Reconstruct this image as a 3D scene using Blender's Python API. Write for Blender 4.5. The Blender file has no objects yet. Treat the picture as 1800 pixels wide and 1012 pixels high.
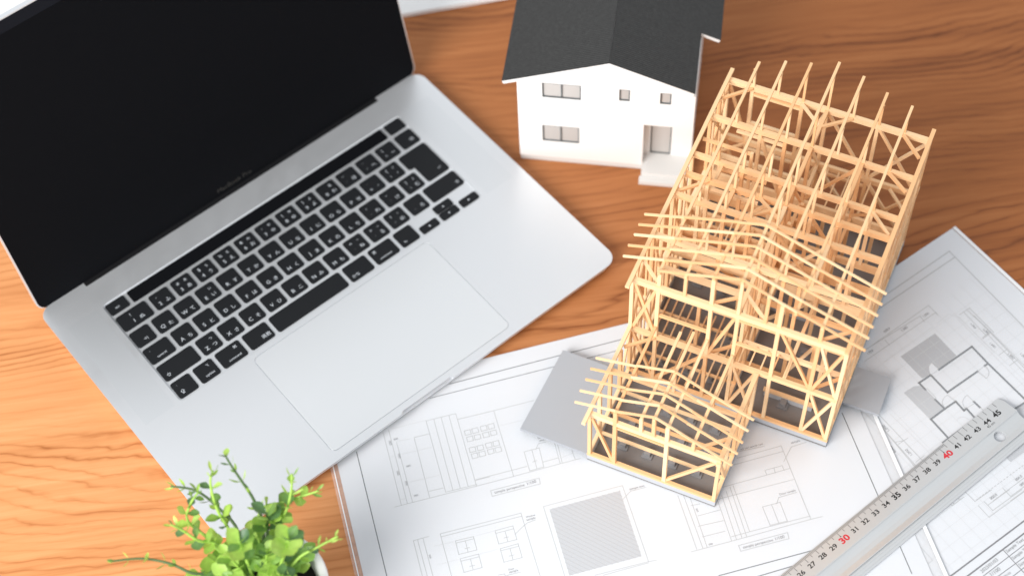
import bpy, bmesh, math, random
from mathutils import Vector, Matrix
random.seed(7)
S = 0.01                      # everything below is written in centimetres
sc = bpy.context.scene
COL = sc.collection
sc.unit_settings.system = 'METRIC'

# ------------------------------------------------------------------ camera
cam_d = bpy.data.cameras.new('camera'); cam = bpy.data.objects.new('camera', cam_d); COL.objects.link(cam)
RIGHT = Vector((0.998048, -0.051957, -0.034664)); DOWN = Vector((-0.062459, -0.830235, -0.553903)); FWD = Vector((0.000000, 0.554986, -0.831860)); CAMP = Vector((0.000000, -69.840719, 104.683092))
cam.matrix_world = Matrix(((RIGHT.x, -DOWN.x, -FWD.x, CAMP.x*S), (RIGHT.y, -DOWN.y, -FWD.y, CAMP.y*S),
                           (RIGHT.z, -DOWN.z, -FWD.z, CAMP.z*S), (0, 0, 0, 1)))
cam_d.sensor_fit = 'HORIZONTAL'; cam_d.sensor_width = 36.0; cam_d.lens = 36.0*2948.87/1800
cam_d.clip_start = 0.01; cam_d.clip_end = 50
cam_d.dof.use_dof = True
cam_d.dof.focus_distance = (Vector((12.0, -14.0, 4.0)) - CAMP).dot(FWD)*S
cam_d.dof.aperture_fstop = 3.7; cam_d.dof.aperture_blades = 9
sc.camera = cam

# ------------------------------------------------------------------ light
wd = bpy.data.worlds.new('World'); sc.world = wd; wd.use_nodes = True
wd.node_tree.nodes['Background'].inputs[0].default_value = (0.93, 0.965, 1.0, 1)
wd.node_tree.nodes['Background'].inputs[1].default_value = 0.58
def area(name, loc, target, size, power, color):
    l = bpy.data.lights.new(name, 'AREA'); l.shape = 'RECTANGLE'; l.size = size[0]; l.size_y = size[1]
    l.energy = power; l.color = color
    o = bpy.data.objects.new(name, l); COL.objects.link(o)
    o.location = loc; o.rotation_euler = (Vector(target) - Vector(loc)).to_track_quat('-Z', 'Y').to_euler()
    return o
area('window_light', (-1.15, -1.25, 1.20), (0.0, -0.02, 0), (1.2, 1.0), 40.0, (1.0, 0.975, 0.94))
sc.view_settings.view_transform = 'Standard'; sc.view_settings.look = 'None'
sc.view_settings.exposure = 0.45; sc.view_settings.gamma = 1.0
sc.cycles.max_bounces = 8; sc.cycles.transparent_max_bounces = 12

# ------------------------------------------------------------------ materials
def nodes(m):
    m.use_nodes = True; return m.node_tree.nodes, m.node_tree.links
def mat(name, color, rough=0.5, metal=0.0, spec=0.5, bump=None, var=0.0, rvar=0.0):
    m = bpy.data.materials.new(name); n, l = nodes(m); p = n['Principled BSDF']
    p.inputs['Base Color'].default_value = (*color, 1); p.inputs['Roughness'].default_value = rough
    p.inputs['Metallic'].default_value = metal; p.inputs['Specular IOR Level'].default_value = spec
    tc = n.new('ShaderNodeTexCoord')
    if rvar:
        rn = n.new('ShaderNodeTexNoise'); rn.inputs['Scale'].default_value = 9; rn.inputs['Detail'].default_value = 6; rn.inputs['Roughness'].default_value = 0.7; rn.inputs['Distortion'].default_value = 1.2
        l.new(tc.outputs['Object'], rn.inputs['Vector']); rr = n.new('ShaderNodeMapRange'); rr.inputs[1].default_value = 0.35; rr.inputs[2].default_value = 0.7
        rr.inputs[3].default_value = rough-rvar; rr.inputs[4].default_value = rough+rvar; l.new(rn.outputs['Fac'], rr.inputs[0]); l.new(rr.outputs[0], p.inputs['Roughness'])
    if var:
        no = n.new('ShaderNodeTexNoise'); no.inputs['Scale'].default_value = 18; no.inputs['Detail'].default_value = 5
        l.new(tc.outputs['Object'], no.inputs['Vector'])
        mx = n.new('ShaderNodeMix'); mx.data_type = 'RGBA'
        mx.inputs[6].default_value = (*[c*(1-var) for c in color], 1); mx.inputs[7].default_value = (*[min(1, c*(1+var)) for c in color], 1)
        l.new(no.outputs['Fac'], mx.inputs[0]); l.new(mx.outputs[2], p.inputs['Base Color'])
    if bump:
        nb = n.new('ShaderNodeTexNoise'); nb.inputs['Scale'].default_value = bump[0]; nb.inputs['Detail'].default_value = 4
        l.new(tc.outputs['Object'], nb.inputs['Vector'])
        b = n.new('ShaderNodeBump'); b.inputs['Strength'].default_value = bump[1]; b.inputs['Distance'].default_value = 0.0004
        l.new(nb.outputs['Fac'], b.inputs['Height']); l.new(b.outputs['Normal'], p.inputs['Normal'])
    return m

def ramp(n, stops):
    r = n.new('ShaderNodeValToRGB')
    while len(r.color_ramp.elements) < len(stops): r.color_ramp.elements.new(0.5)
    for e, (pos, c) in zip(r.color_ramp.elements, stops): e.position = pos; e.color = (*c, 1) if len(c) == 3 else c
    return r

def table_wood():
    m = bpy.data.materials.new('table_wood'); n, l = nodes(m); p = n['Principled BSDF']
    tc = n.new('ShaderNodeTexCoord'); mp = n.new('ShaderNodeMapping'); mp.inputs['Rotation'].default_value = (0, 0, math.radians(-5))
    l.new(tc.outputs['Object'], mp.inputs['Vector'])
    def scaled(sx, sy, off=0.0):
        q = n.new('ShaderNodeMapping'); q.inputs['Scale'].default_value = (sx, sy, 1); q.inputs['Location'].default_value = (off, off*0.7, off)
        l.new(mp.outputs[0], q.inputs['Vector']); return q.outputs[0]
    def noise(v, scale, detail=4, rough=0.55, dist=0.0):
        t = n.new('ShaderNodeTexNoise'); t.inputs['Scale'].default_value = scale; t.inputs['Detail'].default_value = detail
        t.inputs['Roughness'].default_value = rough; t.inputs['Distortion'].default_value = dist; l.new(v, t.inputs['Vector']); return t.outputs['Fac']
    def mth(op, a, b=None, c=None):
        t = n.new('ShaderNodeMath'); t.operation = op
        for i, x in enumerate((a, b, c)):
            if x is None: continue
            if isinstance(x, (int, float)): t.inputs[i].default_value = x
            else: l.new(x, t.inputs[i])
        return t.outputs[0]
    sep = n.new('ShaderNodeSeparateXYZ'); l.new(mp.outputs[0], sep.inputs[0])
    warp = noise(scaled(1.5, 2.6), 1.0, 2, 0.45, 0.2)          # slow wander of the growth rings
    warp2 = noise(scaled(7.0, 16.0, 3.1), 1.0, 4, 0.6, 0.5)        # small waves
    ph = mth('ADD', mth('MULTIPLY', sep.outputs[1], 125.0), mth('ADD', mth('MULTIPLY', warp, 36.0), mth('MULTIPLY', warp2, 3.6)))
    fr = mth('FRACT', ph)
    tri = mth('MULTIPLY', mth('ABSOLUTE', mth('SUBTRACT', fr, 0.5)), 2.0); ring = mth('POWER', tri, 3.5)                              # soft early wood, sharp dark late wood edge
    mask = noise(scaled(2.0, 22.0, 7.7), 1.0, 3, 0.6)
    mask = mth('MAXIMUM', mth('MULTIPLY_ADD', mask, 3.4, -1.15), 0.05)
    ring = mth('MULTIPLY', ring, mth('MINIMUM', mask, 1.0))
    fib = noise(scaled(14.0, 420.0, 1.3), 1.0, 5, 0.7)        # fine fibres
    streak = noise(scaled(3.2, 60.0, 5.9), 1.0, 4, 0.6, 0.4)
    t = mth('ADD', mth('MULTIPLY', ring, 0.50), mth('ADD', mth('MULTIPLY', fib, 0.45), mth('MULTIPLY', streak, 1.05)))
    t = mth('SUBTRACT', t, 0.42)
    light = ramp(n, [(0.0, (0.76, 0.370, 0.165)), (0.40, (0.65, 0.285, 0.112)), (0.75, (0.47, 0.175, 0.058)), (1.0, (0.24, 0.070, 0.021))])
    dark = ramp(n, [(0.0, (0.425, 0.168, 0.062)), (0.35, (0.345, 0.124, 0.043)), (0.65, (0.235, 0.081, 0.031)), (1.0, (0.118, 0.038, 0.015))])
    l.new(t, light.inputs[0]); l.new(t, dark.inputs[0])
    # board colour shifts from orange to browner towards the far right, varied by noise
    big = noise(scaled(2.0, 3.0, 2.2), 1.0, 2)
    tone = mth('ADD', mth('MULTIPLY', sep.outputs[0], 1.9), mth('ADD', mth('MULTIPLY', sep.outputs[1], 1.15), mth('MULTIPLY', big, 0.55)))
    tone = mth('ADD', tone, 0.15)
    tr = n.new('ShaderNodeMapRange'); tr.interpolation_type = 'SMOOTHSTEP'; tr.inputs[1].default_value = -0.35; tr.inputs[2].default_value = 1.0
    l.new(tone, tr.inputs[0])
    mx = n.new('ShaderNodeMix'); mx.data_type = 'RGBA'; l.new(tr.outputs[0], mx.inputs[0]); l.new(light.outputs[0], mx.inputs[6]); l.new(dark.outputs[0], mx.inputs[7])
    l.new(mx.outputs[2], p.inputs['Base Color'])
    p.inputs['Roughness'].default_value = 0.45; p.inputs['Specular IOR Level'].default_value = 0.16
    b = n.new('ShaderNodeBump'); b.inputs['Strength'].default_value = 0.12; b.inputs['Distance'].default_value = 0.0003
    l.new(t, b.inputs['Height']); l.new(b.outputs[0], p.inputs['Normal'])
    return m

def balsa():
    m = bpy.data.materials.new('balsa_wood'); n, l = nodes(m); p = n['Principled BSDF']
    tc = n.new('ShaderNodeTexCoord'); mp = n.new('ShaderNodeMapping'); mp.inputs['Scale'].default_value = (3, 5, 5)
    oi = n.new('ShaderNodeObjectInfo'); l.new(tc.outputs['Object'], mp.inputs['Vector'])
    ad = n.new('ShaderNodeVectorMath'); ad.operation = 'ADD'; l.new(mp.outputs[0], ad.inputs[0])
    cb = n.new('ShaderNodeCombineXYZ'); mu = n.new('ShaderNodeMath'); mu.operation = 'MULTIPLY'; mu.inputs[1].default_value = 50
    l.new(oi.outputs['Random'], mu.inputs[0]); l.new(mu.outputs[0], cb.inputs[0]); l.new(cb.outputs[0], ad.inputs[1])
    no = n.new('ShaderNodeTexNoise'); no.inputs['Scale'].default_value = 1.6; no.inputs['Detail'].default_value = 5; l.new(ad.outputs[0], no.inputs['Vector'])
    m2 = n.new('ShaderNodeMath'); m2.operation = 'MULTIPLY_ADD'; m2.inputs[1].default_value = 0.62; l.new(oi.outputs['Random'], m2.inputs[0]); l.new(no.outputs['Fac'], m2.inputs[2])
    r = ramp(n, [(0.30, (0.955, 0.75, 0.50)), (0.65, (0.935, 0.67, 0.40)), (1.1, (0.86, 0.515, 0.26))]); l.new(m2.outputs[0], r.inputs[0])
    l.new(r.outputs[0], p.inputs['Base Color']); p.inputs['Roughness'].default_value = 0.6; p.inputs['Specular IOR Level'].default_value = 0.25
    return m

def film():
    m = bpy.data.materials.new('clear_film'); n, l = nodes(m); p = n['Principled BSDF']; out = n['Material Output']
    p.inputs['Base Color'].default_value = (0.92, 0.93, 0.95, 1); p.inputs['Roughness'].default_value = 0.25
    tr = n.new('ShaderNodeBsdfTransparent'); mx = n.new('ShaderNodeMixShader'); mx.inputs[0].default_value = 0.13
    l.new(tr.outputs[0], mx.inputs[1]); l.new(p.outputs[0], mx.inputs[2]); l.new(mx.outputs[0], out.inputs['Surface'])
    return m

def leaf_mat():
    m = bpy.data.materials.new('leaf_green'); n, l = nodes(m); p = n['Principled BSDF']
    oi = n.new('ShaderNodeObjectInfo'); r = ramp(n, [(0.0, (0.10, 0.20, 0.10)), (0.22, (0.21, 0.40, 0.09)), (0.45, (0.39, 0.63, 0.10)), (1.0, (0.58, 0.82, 0.20))])
    l.new(oi.outputs['Random'], r.inputs[0])
    tc = n.new('ShaderNodeTexCoord'); no = n.new('ShaderNodeTexNoise'); no.inputs['Scale'].default_value = 260; l.new(tc.outputs['Object'], no.inputs['Vector'])
    hs = n.new('ShaderNodeHueSaturation'); mr = n.new('ShaderNodeMapRange'); mr.inputs[3].default_value = 0.75; mr.inputs[4].default_value = 1.2
    l.new(no.outputs['Fac'], mr.inputs[0]); l.new(mr.outputs[0], hs.inputs['Value']); l.new(r.outputs[0], hs.inputs['Color'])
    l.new(hs.outputs[0], p.inputs['Base Color']); p.inputs['Roughness'].default_value = 0.4
    t = n.new('ShaderNodeBsdfTranslucent'); mx = n.new('ShaderNodeMixShader'); mx.inputs[0].default_value = 0.3
    l.new(hs.outputs[0], t.inputs['Color']); l.new(p.outputs[0], mx.inputs[1]); l.new(t.outputs[0], mx.inputs[2]); l.new(mx.outputs[0], n['Material Output'].inputs['Surface'])
    return m

def roof_paper():
    m = mat('roof_paper', (0.045, 0.045, 0.044), 0.75, spec=0.3); n, l = nodes(m); p = n['Principled BSDF']
    tc = n.new('ShaderNodeTexCoord'); w = n.new('ShaderNodeTexWave'); w.bands_direction = 'Y'; w.inputs['Scale'].default_value = 170; w.inputs['Distortion'].default_value = 0.4
    l.new(tc.outputs['Object'], w.inputs['Vector']); no = n.new('ShaderNodeTexNoise'); no.inputs['Scale'].default_value = 420; no.inputs['Detail'].default_value = 6; l.new(tc.outputs['Object'], no.inputs['Vector'])
    a = n.new('ShaderNodeMath'); a.operation = 'ADD'; l.new(w.outputs['Fac'], a.inputs[0]); l.new(no.outputs['Fac'], a.inputs[1])
    r = ramp(n, [(0.32, (0.028, 0.028, 0.028)), (0.9, (0.078, 0.078, 0.077))]); h = n.new('ShaderNodeMath'); h.operation = 'MULTIPLY'; h.inputs[1].default_value = 0.5
    l.new(a.outputs[0], h.inputs[0]); l.new(h.outputs[0], r.inputs[0]); l.new(r.outputs[0], p.inputs['Base Color'])
    b = n.new('ShaderNodeBump'); b.inputs['Strength'].default_value = 0.3; b.inputs['Distance'].default_value = 0.0003; l.new(a.outputs[0], b.inputs['Height']); l.new(b.outputs[0], p.inputs['Normal'])
    return m

def grille_mat():
    m = mat('speaker_mesh', (0.60, 0.61, 0.63), 0.38, metal=0.72); n, l = nodes(m); p = n['Principled BSDF']
    tc = n.new('ShaderNodeTexCoord'); v = n.new('ShaderNodeTexVoronoi'); v.inputs['Scale'].default_value = 900; v.inputs['Randomness'].default_value = 0.0
    l.new(tc.outputs['Object'], v.inputs['Vector']); r = ramp(n, [(0.22, (0.775, 0.80, 0.828)), (0.36, (0.82, 0.842, 0.867))])
    l.new(v.outputs['Distance'], r.inputs[0]); l.new(r.outputs[0], p.inputs['Base Color']); return m

M = dict(
    table=table_wood(), balsa=balsa(), film=film(), leaf=leaf_mat(), roof=roof_paper(), grille=grille_mat(),
    alu=mat('brushed_aluminium', (0.835, 0.853, 0.878), 0.38, metal=0.72, bump=(900, 0.03), rvar=0.07),
    alu_pad=mat('trackpad_glass', (0.855, 0.875, 0.895), 0.38, metal=0.70, rvar=0.06),
    alu_edge=mat('milled_edge', (0.62, 0.63, 0.64), 0.35, metal=0.8),
    glass=mat('screen_black', (0.0060, 0.0064, 0.0078), 0.6, spec=0.02),
    bezel=mat('bezel_black', (0.0110, 0.0120, 0.0160), 0.6, spec=0.03),
    dark=mat('black_plastic', (0.008, 0.008, 0.009), 0.55, spec=0.2),
    key=mat('key_plastic', (0.0085, 0.0095, 0.0115), 0.55, spec=0.28, bump=(1500, 0.05)),
    legend=mat('legend_white', (0.50, 0.53, 0.57), 0.6),
    dimtext=mat('dim_lettering', (0.045, 0.043, 0.040), 0.7, spec=0.1),
    white=mat('white_board', (0.86, 0.86, 0.86), 0.7, spec=0.3, bump=(500, 0.05)),
    porch=mat('porch_white', (0.69, 0.69, 0.68), 0.7, spec=0.3),
    pane=mat('pane_film', (0.50, 0.482, 0.468), 0.3, spec=0.5, var=0.05),
    wframe=mat('window_frame_grey', (0.075, 0.09, 0.095), 0.6),
    grey=mat('grey_card', (0.405, 0.425, 0.46), 0.8, spec=0.2, bump=(700, 0.08), var=0.03),
    floor=mat('shaded_grey_card', (0.235, 0.222, 0.218), 0.85, spec=0.15, var=0.06), found=mat('lit_grey_card', (0.50, 0.52, 0.56), 0.8, spec=0.2, bump=(700, 0.08)),  # painted: floor darkened as shade under the timber, found lightened as front light
    block=mat('grey_block', (0.25, 0.25, 0.26), 0.8, spec=0.2),
    paper=mat('drawing_paper', (0.70, 0.722, 0.76), 0.75, spec=0.25, var=0.012),
    seal=mat('sleeve_seal', (0.84, 0.85, 0.87), 0.35),
    ink0=mat('faint_ink', (0.58, 0.59, 0.605), 0.9, spec=0.1), ink1=mat('thin_ink', (0.42, 0.435, 0.445), 0.9, spec=0.1),
    ink2=mat('border_ink', (0.065, 0.08, 0.09), 0.9, spec=0.1), ink3=mat('wall_ink', (0.085, 0.105, 0.125), 0.9, spec=0.1),
    ink4=mat('table_ink', (0.07, 0.07, 0.085), 0.9, spec=0.1), hatch=mat('hatch_tint', (0.47, 0.485, 0.52), 0.9, spec=0.1),
    tint=mat('grey_tint', (0.40, 0.41, 0.435), 0.9, spec=0.1), text=mat('text_ink', (0.09, 0.095, 0.105), 0.9, spec=0.1),
    ruler=mat('ruler_aluminium', (0.66, 0.675, 0.685), 0.36, metal=0.55, bump=(1200, 0.03), rvar=0.08), rblack=mat('ruler_black', (0.012, 0.012, 0.013), 0.6),
    rred=mat('ruler_red', (0.62, 0.025, 0.04), 0.6), tick=mat('ruler_tick', (0.045, 0.045, 0.05), 0.6),
    pot=mat('pot_ceramic', (0.80, 0.80, 0.80), 0.35), soil=mat('dark_soil', (0.012, 0.010, 0.009), 0.95, bump=(300, 0.8)),
    stem=mat('stem_green', (0.36, 0.58, 0.10), 0.5, var=0.2), stemd=mat('stem_dark', (0.075, 0.14, 0.045), 0.5, var=0.2),
    foot=mat('rubber_foot', (0.02, 0.02, 0.02), 0.8),
)

# ------------------------------------------------------------------ mesh helpers
def thing(name, label, cat, loc=(0, 0, 0), rot=0.0, group=None):
    o = bpy.data.objects.new(name, None); COL.objects.link(o); o.empty_display_size = 0.02
    o.location = Vector(loc)*S; o.rotation_euler = (0, 0, rot); o['label'] = label; o['category'] = cat
    if group: o['group'] = group
    return o
class MB:
    def __init__(self): self.v = []; self.f = []; self.mi = []; self.smooth = False
    def add(self, vs, fs, mx=None, mi=0):
        b = len(self.v)
        self.v += [(mx @ Vector(p)) if mx else Vector(p) for p in vs]
        self.f += [tuple(i+b for i in f) for f in fs]; self.mi += [mi]*len(fs); return self
    def box(self, lo, hi, mx=None, mi=0):
        x0, y0, z0 = lo; x1, y1, z1 = hi
        return self.add([(x0,y0,z0),(x1,y0,z0),(x1,y1,z0),(x0,y1,z0),(x0,y0,z1),(x1,y0,z1),(x1,y1,z1),(x0,y1,z1)],
                        [(0,3,2,1),(4,5,6,7),(0,1,5,4),(1,2,6,5),(2,3,7,6),(3,0,4,7)], mx, mi)
    def plate(self, outer, holes, z0, z1, mx=None, mi=0, side=True, bottom=True):
        tri, pts = fill(outer, holes)
        n = len(pts)
        self.add([(x, y, z1) for x, y in pts], tri, mx, mi)
        if bottom: self.add([(x, y, z0) for x, y in pts], [t[::-1] for t in tri], mx, mi)
        if side:
            k = 0
            for li, lp in enumerate([outer]+list(holes)):
                m = len(lp); lp2 = lp if area2(lp) > 0 else lp[::-1]
                if li: lp2 = lp2[::-1]
                self.add([(x, y, z0) for x, y in lp2]+[(x, y, z1) for x, y in lp2], [(i, (i+1) % m, m+(i+1) % m, m+i) for i in range(m)], mx, mi)
        return self
    def tube(self, pts, radii, seg=8, mi=0):
        b = len(self.v); rings = []
        for i, p in enumerate(pts):
            d = (Vector(pts[min(i+1, len(pts)-1)])-Vector(pts[max(i-1, 0)])).normalized()
            a = d.cross(Vector((0.3, 0.2, 1)) if abs(d.z) < 0.9 else Vector((1, 0, 0))).normalized(); c = d.cross(a)
            r = radii[i] if hasattr(radii, '__len__') else radii
            rings.append([Vector(p)+(a*math.cos(t)+c*math.sin(t))*r for t in [2*math.pi*k/seg for k in range(seg)]])
        vs = [q for r in rings for q in r]
        fs = [(i*seg+k, i*seg+(k+1) % seg, (i+1)*seg+(k+1) % seg, (i+1)*seg+k) for i in range(len(pts)-1) for k in range(seg)]
        fs += [tuple(range(seg))[::-1], tuple((len(pts)-1)*seg+k for k in range(seg))]
        return self.add(vs, fs, None, mi)
    def lathe(self, prof, seg=48, mi=0):
        vs = [(r*math.cos(2*math.pi*k/seg), r*math.sin(2*math.pi*k/seg), z) for r, z in prof for k in range(seg)]
        fs = [(i*seg+k, i*seg+(k+1) % seg, (i+1)*seg+(k+1) % seg, (i+1)*seg+k) for i in range(len(prof)-1) for k in range(seg)]
        return self.add(vs, fs, None, mi)
    def mesh(self, name, mats):
        me = bpy.data.meshes.new(name); me.from_pydata([tuple(p*S) for p in self.v], [], self.f)
        for m in (mats if isinstance(mats, (list, tuple)) else [mats]): me.materials.append(m)
        me.polygons.foreach_set('material_index', self.mi)
        if self.smooth: me.polygons.foreach_set('use_smooth', [True]*len(self.f))
        me.update(); return me
    def build(self, name, mats, parent=None, bevel=0.0, seg=2, angle=40):
        o = bpy.data.objects.new(name, self.mesh(name, mats)); COL.objects.link(o)
        if parent: o.parent = parent
        if bevel:
            bm = bmesh.new(); bm.from_mesh(o.data); bmesh.ops.remove_doubles(bm, verts=bm.verts, dist=1e-7)
            ed = [e for e in bm.edges if len(e.link_faces) == 2 and e.calc_face_angle(0) > math.radians(angle)]
            for f in bm.faces: f.smooth = False
            rv = bmesh.ops.bevel(bm, geom=ed, offset=bevel*S, segments=seg, affect='EDGES', profile=0.5, clamp_overlap=True)
            for f in rv['faces']: f.smooth = True
            bm.to_mesh(o.data); bm.free()
        return o
def area2(lp): return sum(lp[i-1][0]*lp[i][1]-lp[i][0]*lp[i-1][1] for i in range(len(lp)))
def fill(outer, holes=()):
    bm = bmesh.new(); pts = []; ed = []
    for lp in [outer]+list(holes):
        vs = [bm.verts.new((x, y, 0)) for x, y in lp]; pts += list(lp)
        ed += [bm.edges.new((vs[i-1], vs[i])) for i in range(len(vs))]
    bm.verts.index_update()
    r = bmesh.ops.triangle_fill(bm, edges=ed, use_beauty=True, use_dissolve=False, normal=(0, 0, 1))
    tri = []
    for f in bm.faces:
        t = [v.index for v in f.verts]
        a, b, c = (pts[i] for i in t)
        if (b[0]-a[0])*(c[1]-a[1])-(b[1]-a[1])*(c[0]-a[0]) < 0: t = t[::-1]
        tri.append(tuple(t))
    bm.free(); return tri, pts
def rrect(x0, y0, x1, y1, r, n=6):
    out = []
    for cx, cy, a in ((x1-r, y1-r, 0), (x0+r, y1-r, 90), (x0+r, y0+r, 180), (x1-r, y0+r, 270)):
        out += [(cx+r*math.cos(math.radians(a+90*k/n)), cy+r*math.sin(math.radians(a+90*k/n))) for k in range(n+1)]
    return out
_tc = {}
def glyphs(body, offset=0.0):
    """outline text as (verts, faces, x0, x1, y0, y1) at size 1"""
    if (body, offset) not in _tc:
        c = bpy.data.curves.new('lettering', 'FONT'); c.body = body; c.offset = offset; c.resolution_u = 3
        o = bpy.data.objects.new('lettering', c); COL.objects.link(o)
        me = bpy.data.meshes.new_from_object(o.evaluated_get(bpy.context.evaluated_depsgraph_get()))
        vs = [(v.co.x, v.co.y) for v in me.vertices]; fs = [tuple(p.vertices) for p in me.polygons]
        bpy.data.objects.remove(o); bpy.data.curves.remove(c); bpy.data.meshes.remove(me)
        fs = [f if sum(vs[f[i-1]][0]*vs[f[i]][1]-vs[f[i]][0]*vs[f[i-1]][1] for i in range(len(f))) > 0 else f[::-1] for f in fs]
        xs = [v[0] for v in vs] or [0]; ys = [v[1] for v in vs] or [0]
        _tc[(body, offset)] = (vs, fs, min(xs), max(xs), min(ys), max(ys))
    return _tc[(body, offset)]
def put_text(mb, body, p0, p1=None, height=None, z=0.0, center=None, mi=0, offset=0.0, zf=None, size=None, sx=1.0):
    vs, fs, x0, x1, y0, y1 = glyphs(body, offset)
    if not fs: return
    if center is not None:
        s = size or height/(y1-y0); T = lambda v: ((v[0]-(x0+x1)/2)*s*sx+center[0], (v[1]-(y0+y1)/2)*s+center[1])
    else:
        dx, dy = p1[0]-p0[0], p1[1]-p0[1]; L = math.hypot(dx, dy); s = L/(x1-x0); c, q = dx/L, dy/L
        T = lambda v: (p0[0]+((v[0]-x0)*c-v[1]*q)*s, p0[1]+((v[0]-x0)*q+v[1]*c)*s)
    pts = [T(v) for v in vs]
    mb.add([(x, y, zf(y) if zf else z) for x, y in pts], fs, None, mi)
def stroke(mb, pts, w, z, mi=0):
    for a, b in zip(pts, pts[1:]):
        dx, dy = b[0]-a[0], b[1]-a[1]; L = math.hypot(dx, dy)
        if L < 1e-6: continue
        ux, uy = dx/L*w/2, dy/L*w/2
        mb.add([(a[0]-ux+uy, a[1]-uy-ux, z), (b[0]+ux+uy, b[1]+uy-ux, z), (b[0]+ux-uy, b[1]+uy+ux, z), (a[0]-ux-uy, a[1]-uy+ux, z)], [(0, 1, 2, 3)], None, mi)

# ------------------------------------------------------------------ measured data (local centimetres)
O1=[-2.243, -6.074, 0.0]
O2=[33.655, 2.892, 0.0]
T1=[('sample perspective', (-2.12, -10.79), (0.05, -10.78)), ('1/100', (0.24, -10.77), (0.89, -10.75)), ('sample perspective', (13.01, -19.39), (15.15, -19.41)), ('1/100', (15.32, -19.4), (15.97, -19.4)), ('Door sample', (16.75, -16.3), (17.91, -16.29)), ('Window', (-0.51, -13.17), (0.16, -13.17)), ('sample', (-0.53, -13.39), (0.11, -13.39)), ('Door', (-2.67, -16.6), (-2.26, -16.61)), ('sample', (-2.67, -16.8), (-2.03, -16.82)), ('sample text', (6.94, -13.09), (8.02, -13.1)), ('red text sample text', (15.29, -12.25), (16.97, -12.26)), ('sample', (18.88, -12.75), (19.56, -12.73)), ('000', (10.87, -18.53), (11.14, -18.54)), ('Door', (1.91, -7.49), (2.4, -7.5)), ('sample', (1.93, -7.7), (2.39, -7.7)), ('000', (-7.95, -4.78), (-7.64, -4.78)), ('000', (-7.56, -7.11), (-7.25, -7.11)), ('000', (-7.56, -9.49), (-7.26, -9.49)), ('000', (-8.32, -4.72), (-8.32, -5.08)), ('000', (-7.92, -5.91), (-7.92, -6.26)), ('000', (-8.31, -7.2), (-8.31, -7.55)), ('000', (-7.92, -8.14), (-7.93, -8.48)), ('000', (-7.6, -14.02), (-7.6, -14.3)), ('000', (10.85, -15.68), (10.88, -15.96))]
T2=[('2023/01/03', (-18.1, -21.71), (-16.59, -21.69)), ('1/100', (-17.73, -22.25), (-16.94, -22.28)), ('2023/01/03', (-17.48, -22.8), (-16.57, -22.86)), ('Sample Text', (-15.71, -21.65), (-14.15, -21.65)), ('Sample Text', (-15.75, -22.25), (-14.19, -22.26)), ('Sample Text', (-15.76, -22.87), (-14.2, -22.88)), ('Sample Text', (-15.8, -23.47), (-14.24, -23.48)), ('000.0', (-13.8, -18.18), (-13.2, -18.18)), ('000.0', (-11.41, -18.18), (-10.83, -18.18)), ('000.0', (-11.46, -18.65), (-10.92, -18.65)), ('1,000', (-9.32, -4.56), (-8.77, -4.56)), ('000.0', (-10.42, -3.88), (-9.86, -3.86)), ('1,000', (-12.63, -4.53), (-12.1, -4.55)), ('1,000', (-7.22, -4.59), (-6.71, -4.61)), ('1,000', (-4.96, -7.05), (-4.98, -7.53)), ('1,000', (-4.56, -7.94), (-4.55, -8.47)), ('1,000', (-5.04, -9.07), (-5.01, -9.57)), ('1,000', (-4.66, -10.5), (-4.63, -11.05)), ('1,000', (-3.92, -11.01), (-3.91, -11.54)), ('1,000', (-15.64, -10.06), (-15.65, -9.46)), ('1,000', (-15.69, -12.42), (-15.68, -11.86)), ('0,000', (-16.44, -11.6), (-16.39, -11.02))]
HATCH=[(1.21, -12.98), (6.27, -12.94), (6.25, -18.04), (1.17, -18.07)]
GRAY1=[(-10.88, -6.04), (-7.55, -6.09), (-7.63, -8.38), (-9.46, -8.5), (-10.23, -8.48), (-10.91, -8.32)]
GRAYH=[(-12.77, -8.41), (-11.82, -8.44), (-11.35, -8.75), (-11.37, -11.1), (-12.77, -11.1)]
GRAYR=[(-10.68, -16.4), (-8.76, -16.34), (-8.92, -16.89), (-10.67, -16.88)]
GRAYR2=[(-7.55, -14.02), (-6.47, -14.09), (-6.59, -15.0), (-7.71, -14.89)]
DOORW=[(-9.46, -8.5), (-9.49, -7.79), (-9.82, -7.87), (-10.04, -8.13), (-10.23, -8.48)]
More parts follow.
